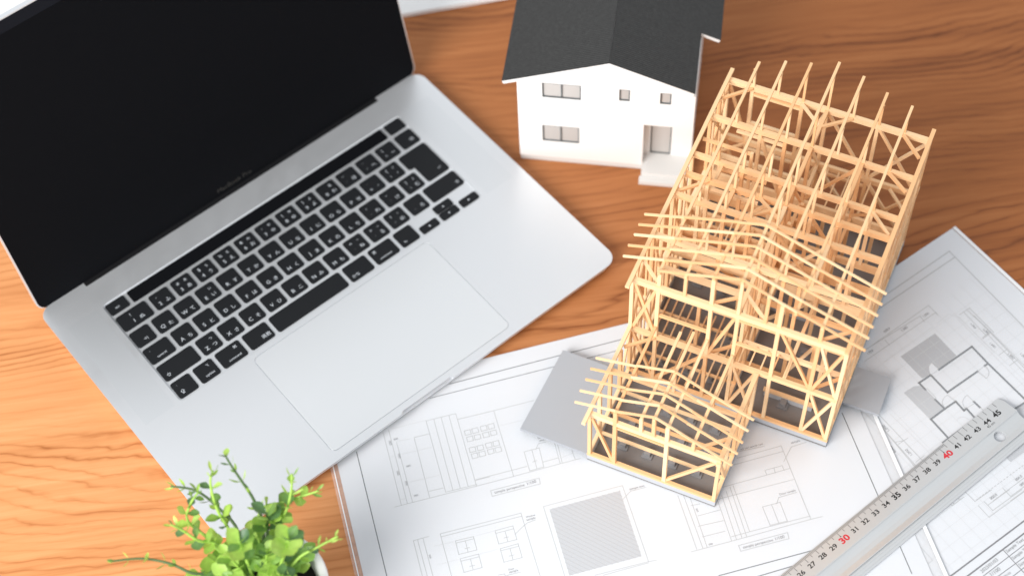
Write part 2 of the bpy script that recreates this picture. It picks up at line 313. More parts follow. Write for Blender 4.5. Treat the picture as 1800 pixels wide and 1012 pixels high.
S1=[(0.07,2,[(-10.69,-4.94),(-10.68,-14.71)]),
(0.07,2,[(-3.03,-1.37),(10.09,-1.21)]),
(0.055,2,[(-4.73,-2.13),(9.62,-2.04)]),
(0.07,2,[(23.17,-11.42),(23.18,-24.13)]),
(0.07,2,[(10.81,-20.8),(17.3,-20.78),(23.69,-20.68)]),
(0.07,2,[(13.2,-21.56),(15.67,-21.49),(24.19,-21.48)]),
(0.05,1,[(-8.54,-3.95),(-8.56,-9.88)]),
(0.05,1,[(-8.12,-3.88),(-8.13,-9.86)]),
(0.05,1,[(-7.79,-4.97),(-7.76,-9.88)]),
(0.05,1,[(-9.05,-9.87),(-2.28,-9.87)]),
(0.05,1,[(-6.51,-4.93),(-5.4,-4.95)]),
(0.05,1,[(-6.51,-4.93),(-6.54,-9.84)]),
(0.05,1,[(-6.45,-9.35),(-5.45,-9.37)]),
(0.05,1,[(-5.38,-3.86),(-3.2,-3.87)]),
(0.05,1,[(-5.38,-3.86),(-5.37,-9.73)]),
(0.05,1,[(-4.82,-3.88),(-4.85,-9.72)]),
(0.05,1,[(-4.28,-3.89),(-4.32,-9.73)]),
(0.05,1,[(-3.71,-3.91),(-3.76,-9.74)]),
(0.05,1,[(-3.2,-3.87),(-3.19,-9.88)]),
(0.05,1,[(-5.37,-9.73),(-3.16,-9.75)]),
(0.05,1,[(-3.15,-4.36),(-0.87,-4.4)]),
(0.05,1,[(-3.16,-9.43),(-2.16,-9.42)]),
(0.04,0,[(-7.69,-4.9),(-6.8,-4.97)]),
(0.04,0,[(-7.61,-6),(-5.5,-6.04)]),
(0.04,0,[(-7.65,-8.29),(-5.47,-8.32)]),
(0.04,0,[(-8.5,-5.98),(-8.14,-5.99)]),
(0.04,0,[(-8.52,-9.44),(-8.12,-9.46)]),
(0.04,0,[(-7.85,-3.82),(-5.38,-3.81)]),
(0.05,1,[(-3.18,-4.37),(-0.53,-4.39),(2.43,-4.38)]),
(0.05,1,[(-0.53,-4.39),(-0.51,-9.85)]),
(0.05,1,[(-3.12,-9.37),(0.58,-9.35)]),
(0.05,1,[(-3.19,-9.87),(-0.51,-9.85),(2.99,-9.79),(4.34,-9.78)]),
(0.05,1,[(0.69,-8.19),(1.8,-8.18),(1.7,-9.72),(0.68,-9.75),(0.69,-8.19)]),
(0.05,1,[(1.26,-8.21),(1.21,-9.72)]),
(0.05,1,[(1.07,-9.13),(1.35,-9.09)]),
(0.05,1,[(1.54,-8.24),(1.75,-7.93),(1.9,-7.83),(2.34,-7.87)]),
(0.05,1,[(2.94,-8.08),(2.88,-9.75)]),
(0.05,1,[(3.12,-8.18),(3.03,-9.8)]),
(0.05,1,[(1.77,-9.33),(2.84,-9.31)]),
(0.05,1,[(3.95,-9.03),(3.98,-9.77)]),
(0.05,1,[(-2.33,-10.48),(1.16,-10.46),(1.13,-10.92),(-2.34,-10.93),(-2.33,-10.48)]),
(0.04,0,[(-0.42,-5.71),(1.24,-5.71)]),
(0.04,0,[(3.16,-9.35),(3.98,-9.22)]),
(0.05,1,[(-2.96,-5.41),(-2.53,-5.41),(-2.54,-5.78),(-2.96,-5.78),(-2.96,-5.41)]),
(0.05,1,[(-2.41,-5.4),(-1.98,-5.4),(-1.98,-5.78),(-2.41,-5.78),(-2.41,-5.4)]),
(0.05,1,[(-1.78,-5.39),(-1.35,-5.39),(-1.36,-5.77),(-1.79,-5.77),(-1.78,-5.39)]),
(0.05,1,[(-1.23,-5.38),(-0.8,-5.38),(-0.81,-5.76),(-1.24,-5.76),(-1.23,-5.38)]),
(0.05,1,[(-2.93,-5.95),(-2.5,-5.95),(-2.51,-6.33),(-2.94,-6.32),(-2.93,-5.95)]),
(0.05,1,[(-2.38,-5.95),(-1.95,-5.95),(-1.96,-6.32),(-2.39,-6.32),(-2.38,-5.95)]),
(0.05,1,[(-1.76,-5.95),(-1.33,-5.95),(-1.34,-6.32),(-1.77,-6.32),(-1.76,-5.95)]),
(0.05,1,[(-1.21,-5.94),(-0.78,-5.94),(-0.78,-6.31),(-1.21,-6.31),(-1.21,-5.94)]),
(0.05,1,[(-2.97,-6.83),(-2.54,-6.83),(-2.55,-7.2),(-2.98,-7.2),(-2.97,-6.83)]),
(0.05,1,[(-2.4,-6.83),(-1.97,-6.84),(-1.98,-7.21),(-2.4,-7.21),(-2.4,-6.83)]),
(0.05,1,[(-1.78,-6.81),(-1.35,-6.81),(-1.36,-7.18),(-1.78,-7.18),(-1.78,-6.81)]),
(0.05,1,[(-1.23,-6.81),(-0.81,-6.81),(-0.82,-7.19),(-1.24,-7.18),(-1.23,-6.81)]),
(0.05,1,[(-2.94,-7.35),(-2.51,-7.35),(-2.52,-7.72),(-2.94,-7.72),(-2.94,-7.35)]),
(0.05,1,[(-2.39,-7.35),(-1.96,-7.35),(-1.97,-7.72),(-2.4,-7.72),(-2.39,-7.35)]),
(0.05,1,[(-1.76,-7.33),(-1.34,-7.33),(-1.35,-7.7),(-1.77,-7.7),(-1.76,-7.33)]),
(0.05,1,[(-1.22,-7.34),(-0.79,-7.34),(-0.8,-7.71),(-1.22,-7.71),(-1.22,-7.34)]),
(0.05,1,[(-6.48,-12.71),(-0.76,-12.71),(-0.73,-17.64)]),
(0.05,1,[(-6.45,-12.94),(-0.79,-12.95)]),
(0.05,1,[(-6.48,-12.71),(-6.47,-16.02)]),
(0.05,1,[(-8.36,-12.7),(-7.29,-12.68)]),
(0.05,1,[(-8.36,-12.7),(-8.37,-15.48)]),
(0.05,1,[(-8.07,-12.69),(-8.05,-15.57)]),
(0.05,1,[(-7.69,-12.71),(-7.68,-15.68)]),
(0.05,1,[(-5.6,-13.5),(-4.34,-13.53),(-4.35,-14.55),(-5.62,-14.54),(-5.6,-13.5)]),
(0.05,1,[(-5.6,-13.67),(-4.34,-13.69)]),
(0.05,1,[(-4.95,-13.7),(-4.97,-14.53)]),
(0.05,1,[(-5.11,-14.24),(-4.78,-14.24)]),
(0.05,1,[(-5.6,-14.87),(-4.32,-14.88),(-4.33,-15.9),(-5.6,-15.91),(-5.6,-14.87)]),
(0.05,1,[(-5.61,-15.06),(-4.33,-15.08)]),
(0.05,1,[(-4.94,-15.06),(-4.96,-15.9)]),
(0.05,1,[(-5.12,-15.6),(-4.78,-15.6)]),
(0.05,1,[(-2.81,-13.51),(-1.54,-13.49),(-1.54,-14.55),(-2.81,-14.54),(-2.81,-13.51)]),
(0.05,1,[(-2.8,-13.72),(-1.55,-13.71)]),
(0.05,1,[(-2.16,-13.73),(-2.17,-14.54)]),
(0.05,1,[(-2.36,-14.2),(-2.04,-14.2)]),
(0.05,1,[(-2.81,-14.9),(-1.54,-14.87),(-1.54,-15.93),(-2.82,-15.93),(-2.81,-14.9)]),
(0.05,1,[(-2.81,-15.05),(-1.55,-15.07)]),
(0.05,1,[(-2.16,-15.11),(-2.18,-15.93)]),
(0.05,1,[(-2.38,-15.59),(-2.01,-15.59)]),
(0.05,1,[(-1.57,-14.14),(-0.79,-13.67),(-0.5,-13.54),(0.08,-13.48)]),
(0.05,1,[(-3.43,-16.73),(-2.99,-16.76),(-2.99,-16.94)]),
(0.05,1,[(-2.99,-16.94),(-2.73,-16.91),(-1.92,-16.93)]),
(0.04,0,[(-7.08,-13.48),(-7,-13.49)]),
(0.04,0,[(-6.93,-13.49),(-6.84,-13.49)]),
(0.04,0,[(-6.78,-13.49),(-6.69,-13.5)]),
(0.04,0,[(-6.62,-13.5),(-6.54,-13.5)]),
(0.04,0,[(-6.47,-13.5),(-6.38,-13.5)]),
(0.04,0,[(-6.31,-13.51),(-6.23,-13.51)]),
(0.04,0,[(-6.16,-13.51),(-6.07,-13.51)]),
(0.04,0,[(-6,-13.51),(-5.92,-13.52)]),
(0.04,0,[(-5.85,-13.52),(-5.76,-13.52)]),
(0.04,0,[(-4.08,-13.51),(-4.01,-13.51)]),
(0.04,0,[(-3.94,-13.51),(-3.87,-13.51)]),
(0.04,0,[(-3.8,-13.51),(-3.72,-13.51)]),
(0.04,0,[(-3.66,-13.51),(-3.58,-13.51)]),
(0.04,0,[(-3.52,-13.51),(-3.44,-13.51)]),
(0.04,0,[(-3.38,-13.51),(-3.3,-13.51)]),
(0.04,0,[(-3.24,-13.51),(-3.16,-13.51)]),
(0.04,0,[(-3.09,-13.51),(-3.02,-13.51)]),
(0.04,0,[(-2.95,-13.5),(-2.88,-13.5)]),
(0.04,0,[(-7.19,-14.87),(-7.11,-14.87)]),
(0.04,0,[(-7.03,-14.88),(-6.95,-14.88)]),
(0.04,0,[(-6.87,-14.88),(-6.78,-14.88)]),
(0.04,0,[(-6.71,-14.88),(-6.62,-14.88)]),
(0.04,0,[(-6.55,-14.88),(-6.46,-14.88)]),
(0.04,0,[(-6.39,-14.88),(-6.3,-14.88)]),
(0.04,0,[(-6.23,-14.88),(-6.14,-14.88)]),
(0.04,0,[(-6.07,-14.88),(-5.98,-14.89)]),
(0.04,0,[(-5.91,-14.89),(-5.82,-14.89)]),
(0.04,0,[(-4.24,-14.89),(-4.16,-14.89)]),
(0.04,0,[(-4.09,-14.89),(-4.02,-14.89)]),
(0.04,0,[(-3.95,-14.89),(-3.87,-14.89)]),
(0.04,0,[(-3.81,-14.89),(-3.73,-14.89)]),
(0.04,0,[(-3.67,-14.89),(-3.59,-14.89)]),
(0.04,0,[(-3.52,-14.89),(-3.44,-14.89)]),
(0.04,0,[(-3.38,-14.89),(-3.3,-14.89)]),
(0.04,0,[(-3.23,-14.89),(-3.16,-14.89)]),
(0.04,0,[(-3.09,-14.89),(-3.01,-14.89)]),
(0.045,1,[(0.86,-12.66),(6.56,-12.61),(6.58,-18.55)]),
(0.045,1,[(0.86,-12.66),(0.86,-18.08)]),
(0.045,1,[(2.82,-18.51),(6.58,-18.55),(7.14,-18.59)]),
(0.045,1,[(3.38,-18.67),(6.55,-18.63)]),
(0.045,1,[(6.28,-13.63),(6.98,-13.18),(8.09,-13.19)]),
(0.05,1,[(14.87,-12.77),(18.14,-12.7),(18.14,-18.56)]),
(0.05,1,[(14.49,-13.2),(18.12,-13.15)]),
(0.05,1,[(13.13,-14.63),(16.41,-14.58),(18.11,-14.53)]),
(0.05,1,[(12.58,-15.42),(18.07,-15.41)]),
(0.05,1,[(16.4,-14.2),(17.68,-14.18),(17.68,-14.58)]),
(0.05,1,[(16.4,-14.2),(16.41,-14.58)]),
(0.05,1,[(17.06,-14.23),(17.02,-14.6)]),
(0.05,1,[(17.89,-13.92),(18.79,-12.98),(19.9,-12.91)]),
(0.05,1,[(15.21,-12.31),(16.99,-12.4)]),
(0.05,1,[(10,-14.41),(9.98,-18.57)]),
(0.05,1,[(10.38,-14.49),(10.4,-18.59)]),
(0.05,1,[(10.76,-14.83),(10.7,-18.62)]),
(0.05,1,[(9.56,-18.65),(12.44,-18.65),(18.14,-18.58),(18.97,-18.6)]),
(0.05,1,[(12.52,-18.34),(13.84,-18.32),(18.17,-18.34)]),
(0.05,1,[(12.51,-15.33),(12.44,-18.65)]),
(0.05,1,[(12.91,-15.24),(12.79,-18.62)]),
(0.05,1,[(13.3,-15.01),(13.18,-18.63)]),
(0.05,1,[(13.66,-14.77),(13.52,-18.63)]),
(0.05,1,[(13.9,-14.71),(13.84,-18.32)]),
(0.05,1,[(18.13,-16.19),(18.14,-18.58)]),
(0.05,1,[(15.3,-16.8),(16.57,-16.8),(16.56,-18.27),(15.33,-18.25),(15.3,-16.8)]),
(0.05,1,[(15.95,-16.82),(15.95,-18.26)]),
(0.05,1,[(16.31,-16.85),(16.61,-16.43),(17.93,-16.4)]),
(0.05,1,[(12.78,-19.08),(16.27,-19.08),(16.22,-19.53),(12.78,-19.52),(12.78,-19.08)]),
(0.05,1,[(10.64,-15.37),(11.25,-15.41)]),
(0.05,1,[(10.85,-16.24),(12.42,-16.22)]),
(0.05,1,[(10.63,-16.98),(12.39,-17.05)]),
(0.05,1,[(10.66,-17.81),(12.24,-17.83)]),
(0.06,2,[(24.67,-19.71),(24.7,-18.88)])]
S2=[(0.09,1,[(-9.07,-1.47),(-1.65,-1.41),(-2.12,-11.36)]),
(0.09,1,[(-9.61,-2.07),(-1.67,-2.05)]),
(0.15,3,[(-9.46,-8.5),(-6.21,-8.5),(-6.29,-10.23),(-6.31,-14.2)]),
(0.15,3,[(-6.29,-10.23),(-6.62,-10.22)]),
(0.15,3,[(-7.36,-10.25),(-10.28,-10.23),(-10.23,-8.48),(-11.35,-8.46),(-11.37,-9.14)]),
(0.15,3,[(-11.38,-10.15),(-11.37,-11.11)]),
(0.15,3,[(-9.32,-11.91),(-9.31,-12.47)]),
(0.15,3,[(-7.55,-14.02),(-6.47,-14.09)]),
(0.15,3,[(-11.37,-11.1),(-10.33,-11.12),(-10.38,-12),(-10.13,-11.99),(-10.18,-12.78)]),
(0.15,3,[(-11.37,-11.1),(-12.72,-11.13),(-12.8,-12.99),(-11.4,-12.98)]),
(0.15,3,[(-12.8,-12.99),(-13.33,-12.99)]),
(0.04,1,[(-11.37,-9.14),(-11.38,-10.15)]),
(0.04,1,[(-11.21,-9.12),(-11.23,-10.12)]),
(0.04,1,[(-10.23,-8.48),(-9.46,-8.5)]),
(0.04,1,[(-7.36,-10.25),(-6.62,-10.22)]),
(0.04,1,[(-10.44,-10.39),(-10.34,-11.11)]),
(0.04,1,[(-9.43,-12.01),(-10.17,-11.97)]),
(0.04,1,[(-9.32,-11.23),(-9.32,-11.91)]),
(0.04,1,[(-9.31,-12.47),(-9.26,-12.92)]),
(0.04,1,[(-7.28,-11.03),(-7.17,-11.02),(-7.06,-11),(-6.95,-10.95),(-6.86,-10.89),(-6.78,-10.81),(-6.71,-10.72),(-6.66,-10.62),(-6.63,-10.5),(-6.62,-10.39),(-6.62,-10.26)]),
(0.04,1,[(-7.36,-10.25),(-7.28,-11.03)]),
(0.04,1,[(-10.44,-10.39),(-10.58,-10.39),(-10.72,-10.41),(-10.85,-10.44),(-10.97,-10.49),(-11.07,-10.56),(-11.16,-10.64),(-11.22,-10.73),(-11.26,-10.83),(-11.28,-10.93),(-11.28,-11.05)]),
(0.04,1,[(-9.32,-11.23),(-9.45,-11.23),(-9.58,-11.25),(-9.7,-11.29),(-9.81,-11.34),(-9.92,-11.4),(-10,-11.48),(-10.07,-11.57),(-10.12,-11.67),(-10.15,-11.77),(-10.17,-11.88)]),
(0.03,0,[(-11.35,-12.27),(-11.24,-12.24),(-11.12,-12.23),(-11.01,-12.24),(-10.92,-12.27),(-10.83,-12.32),(-10.76,-12.38),(-10.7,-12.46),(-10.66,-12.55),(-10.63,-12.66),(-10.63,-12.77)]),
(0.05,1,[(-12.84,-4.14),(-6.24,-4.03),(-6.29,-5.07)]),
(0.05,1,[(-13.27,-4.81),(-6.47,-4.79),(-6.21,-4.84)]),
(0.05,1,[(-12.63,-4.1),(-7.39,-4.34),(-7.48,-4.91)]),
(0.05,1,[(-10.84,-4.34),(-10.87,-4.85)]),
(0.05,1,[(-5.01,-5.98),(-4.02,-5.99),(-4.1,-8.57)]),
(0.05,1,[(-4.61,-6.04),(-4.73,-8.48)]),
(0.05,1,[(-4.29,-6.08),(-4.25,-8.45)]),
(0.05,1,[(-5.1,-8.44),(-4.62,-8.37)]),
(0.03,0,[(-12.14,-5.66),(-7.31,-5.58)]),
(0.03,0,[(-6.83,-5.55),(-5.58,-5.46),(-5.2,-6.18),(-5.29,-9.78)]),
(0.05,1,[(-4.24,-6.96),(-4.5,-12.13)]),
(0.05,1,[(-4.54,-7.91),(-4.78,-12.3)]),
(0.05,1,[(-5.15,-10.18),(-4.34,-10.17)]),
(0.05,1,[(-5.16,-11.26),(-4.34,-11.26)]),
(0.05,1,[(-5.11,-8.49),(-4.45,-8.46)]),
(0.05,1,[(-4.23,-6.67),(-4.35,-11.87)]),
(0.03,0,[(-5.39,-6.19),(-5.58,-13.09)]),
(0.05,1,[(-15.38,-8.67),(-15.47,-13.37)]),
(0.05,1,[(-15.86,-8.59),(-16.11,-13.27)]),
(0.05,1,[(-16.09,-8.1),(-16.08,-9.81)]),
(0.05,1,[(-15.89,-11.24),(-15.02,-11.27)]),
(0.05,1,[(-15.92,-12.99),(-15.08,-12.96)]),
(0.05,1,[(-15.95,-9.91),(-16.21,-13.21)]),
(0.05,1,[(-15.93,-11.01),(-15.41,-11.25)]),
(0.03,0,[(-14.72,-9.09),(-14.65,-12.97)]),
(0.11,4,[(-19.98,-20.63),(-13.06,-20.63)]),
(0.11,4,[(-19.09,-21.29),(-13.72,-21.29)]),
(0.05,4,[(-15.79,-21.28),(-15.87,-23.42)]),
(0.05,4,[(-18.18,-21.91),(-14.33,-21.89)]),
(0.05,4,[(-17.39,-22.5),(-14.98,-22.54)]),
(0.05,4,[(-16.67,-23.08),(-15.51,-23.07)]),
(0.05,1,[(-14.81,-17.98),(-14.84,-19.03),(-11.49,-19.06)]),
(0.05,1,[(-14.27,-17.97),(-14.28,-18.81),(-11.56,-18.85)]),
(0.05,1,[(-14.28,-18.33),(-12.24,-18.35)]),
(0.05,1,[(-12.54,-18.12),(-12.55,-18.75)]),
(0.05,1,[(-16.25,-16.75),(-16.24,-16.92),(-15.14,-16.91)]),
(0.05,1,[(-16.04,-16.73),(-16.03,-16.91)]),
(0.05,1,[(-15.52,-16.69),(-15.52,-16.9)]),
(0.05,1,[(-13.75,-18.31),(-10.74,-18.31)]),
(0.05,1,[(-12.53,-17.98),(-12.55,-18.77),(-11.22,-18.79)]),
(0.05,1,[(-12.79,-19.02),(-11.46,-19.03)]),
(0.05,1,[(-20.06,-17.97),(-20.1,-19.08),(-20.64,-19.08)]),
(0.05,1,[(-14.77,-17.6),(-14.72,-17.61)]),
(0.05,1,[(-14.67,-17.61),(-14.62,-17.61)]),
(0.05,1,[(-14.57,-17.61),(-14.52,-17.61)]),
(0.05,1,[(-14.47,-17.61),(-14.42,-17.61)]),
(0.05,1,[(-14.37,-17.61),(-14.33,-17.61)]),
(0.05,1,[(-14.28,-17.62),(-14.23,-17.62)]),
(0.05,1,[(-14.18,-17.62),(-14.13,-17.62)]),
(0.05,1,[(-14.08,-17.62),(-14.03,-17.62)]),
(0.05,1,[(-13.98,-17.62),(-13.93,-17.62)]),
(0.05,1,[(-13.88,-17.62),(-13.83,-17.63)]),
(0.05,1,[(-13.78,-17.63),(-13.74,-17.63)]),
(0.05,1,[(-13.69,-17.63),(-13.64,-17.63)]),
(0.05,1,[(-13.59,-17.63),(-13.54,-17.63)]),
(0.05,1,[(-13.49,-17.63),(-13.44,-17.63)]),
(0.05,1,[(-13.39,-17.63),(-13.34,-17.64)]),
(0.05,1,[(-13.29,-17.64),(-13.24,-17.64)]),
(0.05,1,[(-14.77,-17.6),(-14.77,-17.58)]),
(0.05,1,[(-14.77,-17.55),(-14.77,-17.52)]),
(0.05,1,[(-14.77,-17.49),(-14.77,-17.46)]),
(0.05,1,[(-14.77,-17.44),(-14.77,-17.41)]),
(0.05,1,[(-14.77,-17.38),(-14.77,-17.35)]),
(0.05,1,[(-14.77,-17.32),(-14.77,-17.3)]),
(0.05,1,[(-14.77,-17.27),(-14.77,-17.24)]),
(0.05,1,[(-14.77,-17.21),(-14.77,-17.18)]),
(0.05,1,[(-14.77,-17.16),(-14.77,-17.13)]),
(0.05,1,[(-14.77,-17.1),(-14.77,-17.07)]),
(0.05,1,[(-14.77,-17.04),(-14.77,-17.02)]),
(0.05,1,[(-14.77,-16.99),(-14.77,-16.96)]),
(0.05,1,[(-14.77,-16.93),(-14.78,-16.9)]),
(0.05,1,[(-14.78,-16.88),(-14.78,-16.85)]),
(0.05,1,[(-14.78,-16.82),(-14.78,-16.79)]),
(0.05,1,[(-14.78,-16.76),(-14.78,-16.74)]),
(0.05,1,[(-14.62,-17.58),(-14.48,-17.58)]),
(0.05,1,[(-14.34,-17.58),(-14.19,-17.58)]),
(0.05,1,[(-14.05,-17.58),(-13.91,-17.58)]),
(0.05,1,[(-13.77,-17.58),(-13.62,-17.58)]),
(0.05,1,[(-13.48,-17.58),(-13.34,-17.58)]),
(0.05,1,[(-13.19,-17.58),(-13.05,-17.58)]),
(0.05,1,[(-12.91,-17.58),(-12.76,-17.58)]),
(0.05,1,[(-12.62,-17.58),(-12.47,-17.58)]),
(0.05,1,[(-12.33,-17.58),(-12.19,-17.58)]),
(0.05,1,[(-12.04,-17.58),(-11.9,-17.58)]),
(0.05,1,[(-11.75,-17.58),(-11.61,-17.58)]),
(0.05,1,[(-11.46,-17.58),(-11.32,-17.58)]),
(0.05,1,[(-11.17,-17.58),(-11.03,-17.58)]),
(0.05,1,[(-10.88,-17.58),(-10.74,-17.58)]),
(0.05,1,[(-10.59,-17.58),(-10.45,-17.58)]),
(0.05,1,[(-10.3,-17.58),(-10.16,-17.58)]),
(0.05,1,[(-14.78,-16.7),(-14.78,-16.73)]),
(0.05,1,[(-14.78,-16.75),(-14.78,-16.78)]),
(0.05,1,[(-14.78,-16.81),(-14.78,-16.83)]),
(0.05,1,[(-14.78,-16.86),(-14.78,-16.88)]),
(0.05,1,[(-14.78,-16.91),(-14.77,-16.94)]),
(0.05,1,[(-14.77,-16.96),(-14.77,-16.99)]),
(0.05,1,[(-14.77,-17.02),(-14.77,-17.04)]),
(0.05,1,[(-14.77,-17.07),(-14.77,-17.09)]),
(0.05,1,[(-14.77,-17.12),(-14.77,-17.15)]),
(0.05,1,[(-14.77,-17.17),(-14.77,-17.2)]),
(0.05,1,[(-14.77,-17.23),(-14.77,-17.25)]),
(0.05,1,[(-14.77,-17.28),(-14.77,-17.3)]),
(0.05,1,[(-14.77,-17.33),(-14.77,-17.36)]),
(0.05,1,[(-14.77,-17.38),(-14.77,-17.41)]),
(0.05,1,[(-14.77,-17.43),(-14.77,-17.46)]),
(0.05,1,[(-14.77,-17.49),(-14.77,-17.51)])]
SPRIGS=[([(-16.82, -26.27, 6.3), (-16.6, -22.84, 9.0), (-16.93, -21.77, 10.5), (-17.57, -20.9, 11.6), (-18.08, -20.23, 12.3), (-18.44, -19.67, 12.8)], {'dark': True, 'pairs': 5, 'big': 0.75, 'tip': 0.55, 'slim_from': 0.3, 'start': 0.35}), ([(-17.42, -25.87, 6.3), (-18.18, -22.94, 8.6), (-19.31, -21.68, 9.6), (-20.67, -20.7, 10.3), (-22.24, -20.42, 10.6)], {'dark': True, 'pairs': 5, 'big': 0.9, 'tip': 0.55, 'slim_from': 0.3, 'start': 0.4}), ([(-17.22, -26.07, 6.3), (-18.68, -23.0, 8.8), (-19.29, -22.06, 10.2), (-19.52, -20.96, 11.6), (-19.29, -20.33, 12.2)], {'pairs': 5, 'big': 1.15, 'tip': 0.6, 'slim_from': 0.8, 'start': 0.3}), ([(-16.42, -26.07, 6.3), (-15.8, -23.0, 8.8), (-14.96, -22.43, 10.2), (-14.49, -21.69, 11.4), (-14.35, -20.92, 12.2)], {'pairs': 5, 'big': 1.1, 'tip': 0.6, 'slim_from': 0.6, 'start': 0.3}), ([(-16.62, -25.77, 6.3), (-16.88, -22.03, 9.0), (-15.15, -21.63, 9.8), (-13.81, -21.55, 10.4), (-12.87, -21.5, 10.8)], {'pairs': 5, 'big': 0.9, 'tip': 0.55, 'slim_from': 0.5, 'start': 0.35}), ([(-16.22, -26.47, 6.3), (-14.56, -25.04, 8.4), (-13.01, -24.64, 9.4), (-11.71, -24.41, 10.2)], {'pairs': 4, 'big': 0.8, 'tip': 0.55, 'slim_from': 0.5, 'start': 0.4}), ([(-17.62, -26.47, 6.3), (-18.95, -25.06, 7.8), (-20.78, -25.51, 8.4), (-22.31, -24.94, 8.9), (-24.07, -24.56, 9.1), (-26.0, -24.71, 9.3)], {'dark': True, 'pairs': 6, 'big': 0.8, 'tip': 0.5, 'slim_from': 0.2, 'start': 0.35}), ([(-17.42, -26.27, 6.3), (-19.44, -23.74, 8.4), (-20.46, -23.84, 9.6), (-21.32, -23.46, 10.4), (-21.99, -23.28, 11.0)], {'pairs': 5, 'big': 1.15, 'tip': 0.55, 'slim_from': 0.75, 'start': 0.3}), ([(-17.42, -26.07, 6.3), (-20.0, -23.31, 8.4), (-21.2, -22.52, 9.8), (-20.82, -21.95, 11.0), (-20.27, -21.5, 11.6)], {'pairs': 5, 'big': 1.1, 'tip': 0.55, 'slim_from': 0.75, 'start': 0.35}), ([(-16.82, -26.27, 6.3), (-16.3, -23.45, 9.0), (-16.16, -22.96, 10.0), (-16.14, -22.67, 10.6)], {'dark': True, 'pairs': 4, 'big': 1.25, 'tip': 1.0, 'slim_from': 1.1, 'start': 0.4}), ([(-17.02, -26.47, 6.3), (-17.59, -24.95, 9.5), (-17.59, -24.89, 10.6), (-17.66, -24.78, 11.2)], {'pairs': 4, 'big': 1.3, 'tip': 1.0, 'slim_from': 1.1, 'start': 0.4}), ([(-16.62, -26.47, 6.3), (-15.11, -25.12, 9.5), (-14.78, -24.89, 10.6), (-14.59, -24.8, 11.2)], {'pairs': 4, 'big': 1.3, 'tip': 1.0, 'slim_from': 1.1, 'start': 0.4})]
# ------------------------------------------------------------------ table
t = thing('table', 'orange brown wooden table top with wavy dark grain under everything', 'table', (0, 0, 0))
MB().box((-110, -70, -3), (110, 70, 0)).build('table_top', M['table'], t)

# ------------------------------------------------------------------ white board behind the laptop
t = thing('white_board', 'blank white board lying on the table behind the laptop', 'board', (-7.91, 27.96, 0), math.radians(8.5))
MB().plate(rrect(-60, 0, 22, 34, 0.3, 3), [], 0.01, 0.45).build('board_sheet', M['white'], t, bevel=0.05)

# ------------------------------------------------------------------ drawing sheets in clear sleeves
def drawing_sheet(origin, rot, z, label, strokes, texts, extra, bounds, rim):
    t = thing('drawing_sheet', label, 'drawing', (origin[0], origin[1], z), rot, 'technical drawings in clear sleeves')
    x0, y0, x1, y1 = bounds
    MB().box((x0, y0, 0), (x1, y1, 0.018)).build('paper', M['paper'], t)
    mb = MB(); inks = [M['ink0'], M['ink1'], M['ink2'], M['ink3'], M['ink4'], M['hatch'], M['tint'], M['paper']]
    zz = 0.022
    for pts, mi in extra['fills']:
        tri, pp = fill(pts); mb.add([(x, y, zz) for x, y in pp], tri, None, mi); zz += 0.0006
    for w, g, pts in extra['lines']: stroke(mb, pts, w, zz, g); zz += 0.00004
    for i, (w, g, pts) in enumerate(strokes):
        pts = [(min(max(x, x0+.05), x1-.05), min(max(y, y0+.05), y1-.05)) for x, y in pts]
        stroke(mb, pts, w*(.86 if g < 2 else 1), zz, g); zz += 0.00004
    mb.build('line_drawing', inks, t)
    mb = MB()
    for s, a, b in texts: put_text(mb, s, a, b, z=zz+0.001)
    mb.build('lettering', M['text'], t)
    # sleeve: one film above, with welded seams along its long edges
    MB().box((x0-0.55, y0-0.5, 0.040), (x1+rim, y1+0.02, 0.044)).build('plastic_sleeve', M['film'], t)
    for xa, xb in ((x0-0.36, x0-0.28), (x1+rim-0.28, x1+rim-0.02)): MB().box((xa, y0-0.5, 0.045), (xb, y1, 0.07)).build('sleeve_seam', M['seal'], t)
    return t
def clip_hatch(poly, d, step, w, g, off=0.0):
    """parallel lines in direction d cut to the convex polygon"""
    L = math.hypot(*d); d = (d[0]/L, d[1]/L); nrm = (-d[1], d[0]); out = []
    pr = [p[0]*nrm[0]+p[1]*nrm[1] for p in poly]; s = min(pr)+step*0.5+off
    while s < max(pr):
        hit = []
        for i in range(len(poly)):
            a, b = poly[i-1], poly[i]; da, db = a[0]*nrm[0]+a[1]*nrm[1]-s, b[0]*nrm[0]+b[1]*nrm[1]-s
            if da*db < 0: k = da/(da-db); hit.append((a[0]+(b[0]-a[0])*k, a[1]+(b[1]-a[1])*k))
        if len(hit) == 2: out.append((w, g, hit))
        s += step
    return out
h0 = HATCH
hd = (h0[1][0]-h0[0][0]+0.0, -(h0[1][0]-h0[0][0])*0.86)
drawing_sheet(O2, math.radians(32.6), 0.01, 'floor plan drawing with thick walls and a table of sample text, under the ruler', S2, T2,
    dict(fills=[(GRAY1, 6), (GRAYH, 5), (GRAYR, 5), (GRAYR2, 5), (DOORW, 7)],
         lines=clip_hatch(GRAYH, (1, -0.15), 0.11, 0.025, 1)+clip_hatch(GRAYR, (0.3, -1), 0.16, 0.025, 1)
         +[(0.018, 0, [(x, -20.4), (x, -4)]) for x in [-19.5+1.02*k for k in range(18)]]+[(0.018, 0, [(-20.2, y), (-2, y)]) for y in [-20.0+1.02*k for k in range(15)]]),
    (-36.7, -25.7, 0, 0), 0.32)
drawing_sheet(O1, math.radians(11.95), 0.09, 'elevation drawing with window samples and a hatched square, under the timber frame', S1, T1,
    dict(fills=[(HATCH, 5)], lines=clip_hatch(HATCH, (1.0, -0.98), 0.283, 0.055, 1)), (-12.2, -25.7, 24.45, 0), 1.0)

